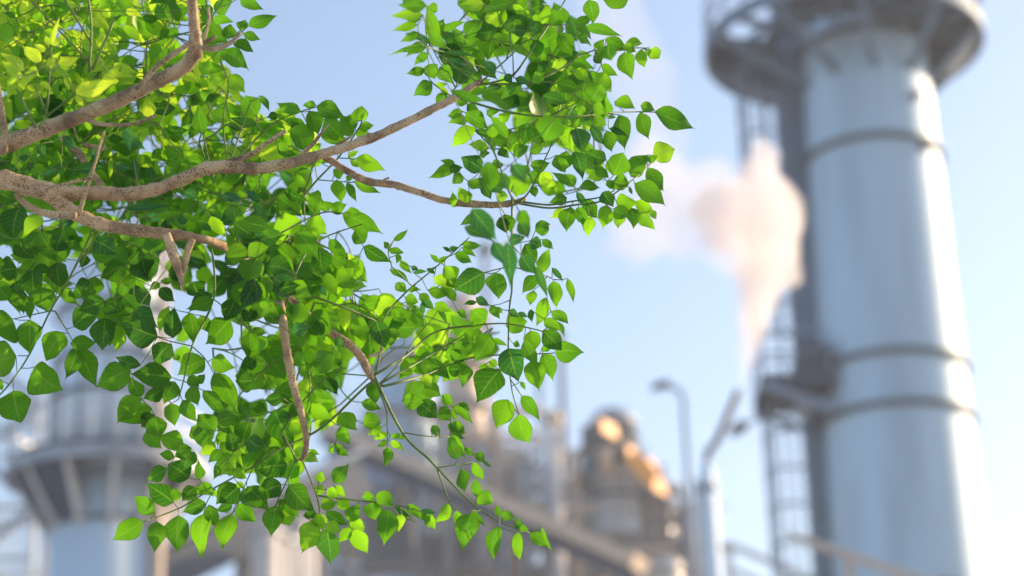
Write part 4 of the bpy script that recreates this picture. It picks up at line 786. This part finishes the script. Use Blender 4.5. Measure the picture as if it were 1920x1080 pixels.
# ---- leaves
class Leaves:
    def __init__(s): s.v = []; s.f = []; s.uv = []; s.k = []
TROW = [0, .05, .13, .24, .38, .52, .66, .79, .90, 1]
def wid(t, rnd):                                        # half width of the blade along its length, 0..1
    a = np.interp(t, [0,.05,.13,.24,.38,.52,.66,.79,.90,1], [.04,.34,.70,.93,1,.90,.64,.31,.07,.0])
    b = np.interp(t, [0,.05,.13,.24,.38,.52,.66,.79,.90,1], [.06,.42,.74,.93,1,.99,.90,.68,.34,.0])
    return a*(1-rnd)+b*rnd
VC = [-1, -.55, 0, .55, 1]
def add_leaf(S, p0, p1, w, nrm, age, sky_tint, rg, roundness=0.0, fold=.18, bow=.1, curl=0.0):
    a = p1-p0; L = a.length
    if L < 1e-5: return
    a.normalize(); s = nrm.cross(a)
    if s.length < 1e-4: s = a.orthogonal()
    s.normalize(); nn = a.cross(s)
    if nn.dot(nrm) < 0: nn = -nn
    o = len(S.v); lat = rg.uniform(-.07, .07)*L; wv = rg.uniform(0, 6.28); wa = rg.uniform(.02, .12)*w; fr = rg.uniform(6, 11)
    kk = (age, rg.random(), sky_tint, 1); tw = rg.uniform(-.35, .35); as_ = rg.uniform(-.12, .12)
    for t in TROW:
        h = wid(t, roundness)*w*.5; mid = p0+a*(L*t)+s*(lat*math.sin(math.pi*t))+nn*(bow*L*math.sin(math.pi*t)-curl*L*t*t)
        cs, sn = math.cos(tw*t), math.sin(tw*t)
        for v in VC:
            e = wa*math.sin(fr*t+wv+(2 if v < 0 else 0))*abs(v) if 0 < t < 1 else 0
            off = h*v*(1+.09*math.sin(9*t+wv+v*1.5)+as_*v)
            S.v.append(mid+s*(off*cs)+nn*(fold*h*abs(v)+e+off*sn)); S.uv.append((t, .5+.5*v)); S.k.append(kk)
    for i in range(len(TROW)-1):
        for j in range(4): q = o+i*5+j; S.f.append((q, q+1, q+6, q+5))
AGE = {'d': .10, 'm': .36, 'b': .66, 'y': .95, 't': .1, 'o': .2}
LV = {k: Leaves() for k in BR}
view = (ROT @ Vector((0,0,1))).normalized()             # towards the camera
leafs = []
for line in LEAVES.strip().split('\n'):
    c = line[0]; ox, oy, sc = CROP[c]
    for it in line[2:].split(';'):
        q = it.split(); x0, y0, x1, y1, w = [float(z)/sc for z in q[:5]]; fl_ = q[5]
        leafs.append((x0+ox, y0+oy, x1+ox, y1+oy, w, fl_))
RM = random.Random(4)
recs = []
for (x0, y0, x1, y1, w, fl_) in leafs:
    d = dmain(x0, y0)+RM.uniform(-.03, .03); 
    if 'n' in fl_: d -= RM.uniform(.22, .5) if x0 > 760 or y0 < 260 else .12
    if x0 < 480 and y0 < 540 and 'n' not in fl_: d += .10
    L = math.hypot(x1-x0, y1-y0); dd = RM.uniform(-.35, .35)*L*PXM
    p0, p1 = P(x0, y0, d), P(x1, y1, d+dd)
    recs.append((p0, p1, w, L, fl_, x0, y0))
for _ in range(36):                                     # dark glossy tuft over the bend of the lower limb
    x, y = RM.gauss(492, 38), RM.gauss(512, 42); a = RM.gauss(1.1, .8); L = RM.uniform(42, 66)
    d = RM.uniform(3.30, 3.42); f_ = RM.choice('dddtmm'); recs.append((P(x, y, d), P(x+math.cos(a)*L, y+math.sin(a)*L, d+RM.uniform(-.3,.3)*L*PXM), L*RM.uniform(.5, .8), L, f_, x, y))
# every leaf stalk grows from the nearest twig, twig by twig outwards
base = np.array([r[0][:] for r in recs]); todo = set(range(len(recs)))
def grow(base, todo, recs, TWd, rfac=1.0):
    nd = np.array([n_[:] for n_ in nodes]); N_ = len(base)
    D = np.full(N_, 1e9); J = np.zeros(N_, int)
    for i in range(0, len(nd)):
        dd = ((base-nd[i])**2).sum(1); mk = dd < D; D[mk] = dd[mk]; J[mk] = i
    own = {}; alive = np.ones(N_, bool)
    for _ in range(N_):
        DD = np.where(alive, D, 1e9); i = int(DD.argmin()); j = int(J[i]); alive[i] = False
        a = nodes[j]; b = Vector(base[i]); own[i] = nown[j]; L = (b-a).length
        if L > .0006:
            mid = (a+b)/2 + Vector((0,0,-.06*L)); TWd[nown[j]].tube([a, mid, b], [.0008*rfac, .00065*rfac, .0006*rfac], 5, cap=False)
        nodes.append(b); nown.append(nown[j]); dd = ((base-base[i])**2).sum(1)
        mk = alive & (dd < D); D[mk] = dd[mk]; J[mk] = len(nodes)-1
    return own
own = grow(base, todo, recs, TW)
def put(S, p0, p1, wpx, Lpx, fl_, rg, d, tilt=.36):
    if wpx/max(Lpx, 1) < .85: p1 = p1+(p1-p0)*rg.uniform(0, .10)
    nr = (view + Vector((rg.uniform(-tilt, tilt), rg.uniform(-tilt, tilt), rg.uniform(-.2, .45)))).normalized()
    a = (p1-p0).normalized(); 
    w = wpx*d/FPX; ratio = wpx/max(Lpx, 1)
    rd = min(1, max(0, (ratio-.62)/.3))*rg.uniform(.6, 1)
    sky_tint = rg.uniform(.3, .75) if fl_[0] == 't' else (rg.uniform(0, .3) if fl_[0] == 'd' and rg.random() < .3 else 0)  # t leaves carry the sky's sheen as blue-green colour
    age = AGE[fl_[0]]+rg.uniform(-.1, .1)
    add_leaf(S, p0, p1, w*1.13, nr, max(0, min(1, age)), sky_tint, rg, rd, rg.uniform(.05, .32), rg.uniform(-.05, .14), rg.uniform(.12, .42) if rg.random() < (.25 if rd < .5 else .06) else rg.uniform(-.03, .1))
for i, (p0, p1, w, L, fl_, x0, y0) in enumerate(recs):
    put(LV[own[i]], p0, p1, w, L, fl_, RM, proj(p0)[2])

# ---- the crown behind: compound fronds that fill the mass
POLY = [[(-60,-60),(425,-60),(405,50),(430,120),(455,180),(500,215),(590,225),(610,290),(590,330),(590,370),(640,430),(670,480),(750,540),(790,580),(840,620),(850,660),(800,720),(720,730),(690,760),(650,790),(590,830),(575,890),(545,935),(500,930),(440,900),(370,880),(360,790),(330,700),(270,640),(180,590),(90,560),(-60,560)],
        [(790,-40),(1030,-40),(1080,60),(1110,140),(1150,170),(1150,240),(1140,300),(1150,350),(1120,375),(1050,370),(985,355),(900,340),(890,290),(890,220),(870,170),(830,140),(790,90),(770,30)],
        [(-60,-60),(425,-60),(400,60),(430,130),(470,205),(570,235),(590,330),(560,430),(-60,470)],
        [(700,560),(760,560),(860,600),(960,620),(960,660),(880,690),(820,740),(800,790),(740,760),(700,700)]]
HOLES = [(145,517,15),(203,543,15),(125,570,20),(60,420,8),(22,495,9),(334,565,15),(392,581,20),(309,480,10),(302,521,17),(503,588,13),(285,570,15),(368,585,13),(412,652,34),(436,705,16),(354,791,16),(393,760,14),(510,610,18),(447,661,18),(488,745,10),(671,695,22),(681,772,24),(735,672,20),(723,690,18),(673,773,25),
 (841,31,16),(913,128,15),(978,122,18),(946,120,14),(907,204,9),(958,235,11),(1002,287,13),(975,304,20),(909,364,11),(1105,260,10),(1162,262,16),(1037,310,12),(1130,350,11),(880,50,16),(1060,300,9),(1085,340,8),
 (235,92,10),(262,95,12),(118,62,8),(145,50,9),(247,193,8),(345,45,8),(340,75,9),(320,150,8),(345,190,10),(330,225,7),(365,265,11),(283,273,12),(400,240,7),(420,255,8),(308,310,7),(205,395,7),(225,400,8),(88,412,12),(470,330,8),(520,340,12),(440,260,7),(620,480,9),(690,540,9),(650,560,10),(560,700,8),(770,640,10),(800,560,9)]
def inside(x, y, poly):
    c = False; n_ = len(poly); j = n_-1
    for i in range(n_):
        xi, yi = poly[i]; xj, yj = poly[j]
        if (yi > y) != (yj > y) and x < (xj-xi)*(y-yi)/(yj-yi)+xi: c = not c
        j = i
    return c
def ok(x, y, poly, slack=0):
    if not inside(x, y, poly): return False
    for hx, hy, hr in HOLES:
        if (x-hx)**2+(y-hy)**2 < (hr+slack)**2: return False
    return True
RF = random.Random(31)
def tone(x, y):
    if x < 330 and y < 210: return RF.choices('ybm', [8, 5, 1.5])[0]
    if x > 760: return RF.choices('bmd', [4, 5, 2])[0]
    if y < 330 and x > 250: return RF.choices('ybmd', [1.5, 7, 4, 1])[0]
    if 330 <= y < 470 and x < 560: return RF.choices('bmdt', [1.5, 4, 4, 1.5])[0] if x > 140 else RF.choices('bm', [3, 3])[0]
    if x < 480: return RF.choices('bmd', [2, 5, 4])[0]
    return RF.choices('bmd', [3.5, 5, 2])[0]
def frond(x, y, poly, dep, size, strict):
    ang = RF.gauss(math.radians(70), 1.1) if y > 400 else RF.choice((0, math.pi))+RF.gauss(0, .8); Lr = RF.uniform(70, 130)*size; n_ = RF.randint(3, 4)
    tn = tone(x, y); out = []; dx_, dy_ = math.cos(ang), math.sin(ang); bend = RF.uniform(-.5, .5)
    ddep = RF.uniform(-.06, .06)
    for i in range(n_+1):
        t = (i+.6)/(n_+.6); a2 = ang+bend*t; bx_, by_ = x+math.cos(a2)*Lr*t, y+math.sin(a2)*Lr*t
        sides = (0,) if i == n_ else (-1, 1)
        for sd in sides:
            if RF.random() < .06: continue
            la = a2+sd*RF.uniform(.75, 1.2); la = la*.8+.2*math.radians(90) if y > 400 and abs(la-math.pi/2) < math.pi else la
            L = RF.uniform(38, 74)*size*(1.12 if sd == 0 else 1)*(.78 if x < 560 and y < 400 else 1); w = L*(RF.uniform(.36, .66) if x < 560 and y < 430 else RF.uniform(.55, .85)); st_ = RF.uniform(6, 11) if sd else 2
            lx_, ly_ = bx_+math.cos(la)*st_, by_+math.sin(la)*st_; ex2, ey2 = lx_+math.cos(la)*L, ly_+math.sin(la)*L
            mx2, my2 = (lx_+ex2)/2, (ly_+ey2)/2
            if not (ok(ex2, ey2, poly, 2) and ok(mx2, my2, poly, w*.38) and ok(lx_, ly_, poly, 2)): continue
            out.append((lx_, ly_, ex2, ey2, w, L, tn if RF.random() < .7 else tone(x, y), bx_, by_, t))
    if len(out) < 2: return
    k = near_branch(P(x, y, dep)); ow = nown[k]; S = LV[ow]; T = TW[ow]
    tmax = max(q[9] for q in out); c3 = []
    for i in range(5):
        t = tmax*i/4; a2 = ang+bend*t; c3.append(P(x+math.cos(a2)*Lr*t, y+math.sin(a2)*Lr*t, dep+ddep*t))
    T.tube(c3, [.0014, .0012, .001, .0008, .0007], 5, cap=False); stems.append((c3[0], ow))
    for lx_, ly_, ex2, ey2, w, L, tn_, bx_, by_, t in out:
        d = dep+ddep*t+RF.uniform(-.01, .01); p0 = P(lx_, ly_, d); p1 = P(ex2, ey2, d+RF.uniform(-.4, .4)*L*PXM)
        T.tube([P(bx_, by_, dep+ddep*t), p0], .0007, 4, cap=False)
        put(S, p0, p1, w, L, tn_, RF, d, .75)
stems = []
for pi, cnt in ((0, 320), (1, 60), (2, 130), (3, 18)):
    poly = POLY[pi]; xs = [p_[0] for p_ in poly]; ys = [p_[1] for p_ in poly]; k = 0
    while k < cnt:
        x, y = RF.uniform(min(xs), max(xs)), RF.uniform(min(ys), max(ys))
        if not inside(x, y, poly): continue
        if pi == 0 and y > 480 and RF.random() < .45: k += 1; continue
        dep = 3.68+RF.random()**1.3*.75
        frond(x, y, poly, dep, RF.uniform(.8, 1.1)*dep/3.7*.95, True); k += 1
# stalks of the rear fronds run back to the nearest limb as thin shoots
base2 = np.array([s_[0][:] for s_ in stems])
grow(base2, None, stems, TW, 2.0)
for key in BR:
    S = LV[key]
    TW[key].build('twigs', M_stem, BOBJ[key], True)
    org = ORG[tree.name]; me = bpy.data.meshes.new('leaves')
    me.from_pydata([(v.x-org.x, v.y-org.y, v.z-org.z) for v in S.v], [], S.f)
    me.polygons.foreach_set('use_smooth', [True]*len(me.polygons))
    ca_ = me.color_attributes.new('kind', 'FLOAT_COLOR', 'POINT'); ca_.data.foreach_set('color', np.array(S.k, np.float32).ravel())
    ul = me.uv_layers.new(name='UVMap'); li = np.zeros(len(me.loops), np.int32); me.loops.foreach_get('vertex_index', li)
    ul.data.foreach_set('uv', np.array(S.uv, np.float32)[li].ravel())
    me.materials.append(M_leaf); o = bpy.data.objects.new('leaves', me); COL.objects.link(o); o.parent = BOBJ[key]
print('leaves', sum(len(S.v) for S in LV.values())//50)


# ------------------------------------------------------------------ haze
def haze(dens):
    m = bpy.data.materials.new('haze air'); m.use_nodes = True; n = m.node_tree; n.nodes.clear()
    o = n.nodes.new('ShaderNodeOutputMaterial'); v = n.nodes.new('ShaderNodeVolumePrincipled')
    v.inputs['Density'].default_value = dens; v.inputs['Color'].default_value = (.96,.98,1,1); v.inputs['Anisotropy'].default_value = .4
    n.links.new(v.outputs[0], o.inputs['Volume'])
    b = MB(); b.box((0, 60, 24), (6600*2, 6600*2, 50)); 
    h = b.build('haze', m); h['kind'] = 'stuff'; h['label'] = 'thin bright air haze over the whole plant'; h['category'] = 'haze'
haze(.0009)
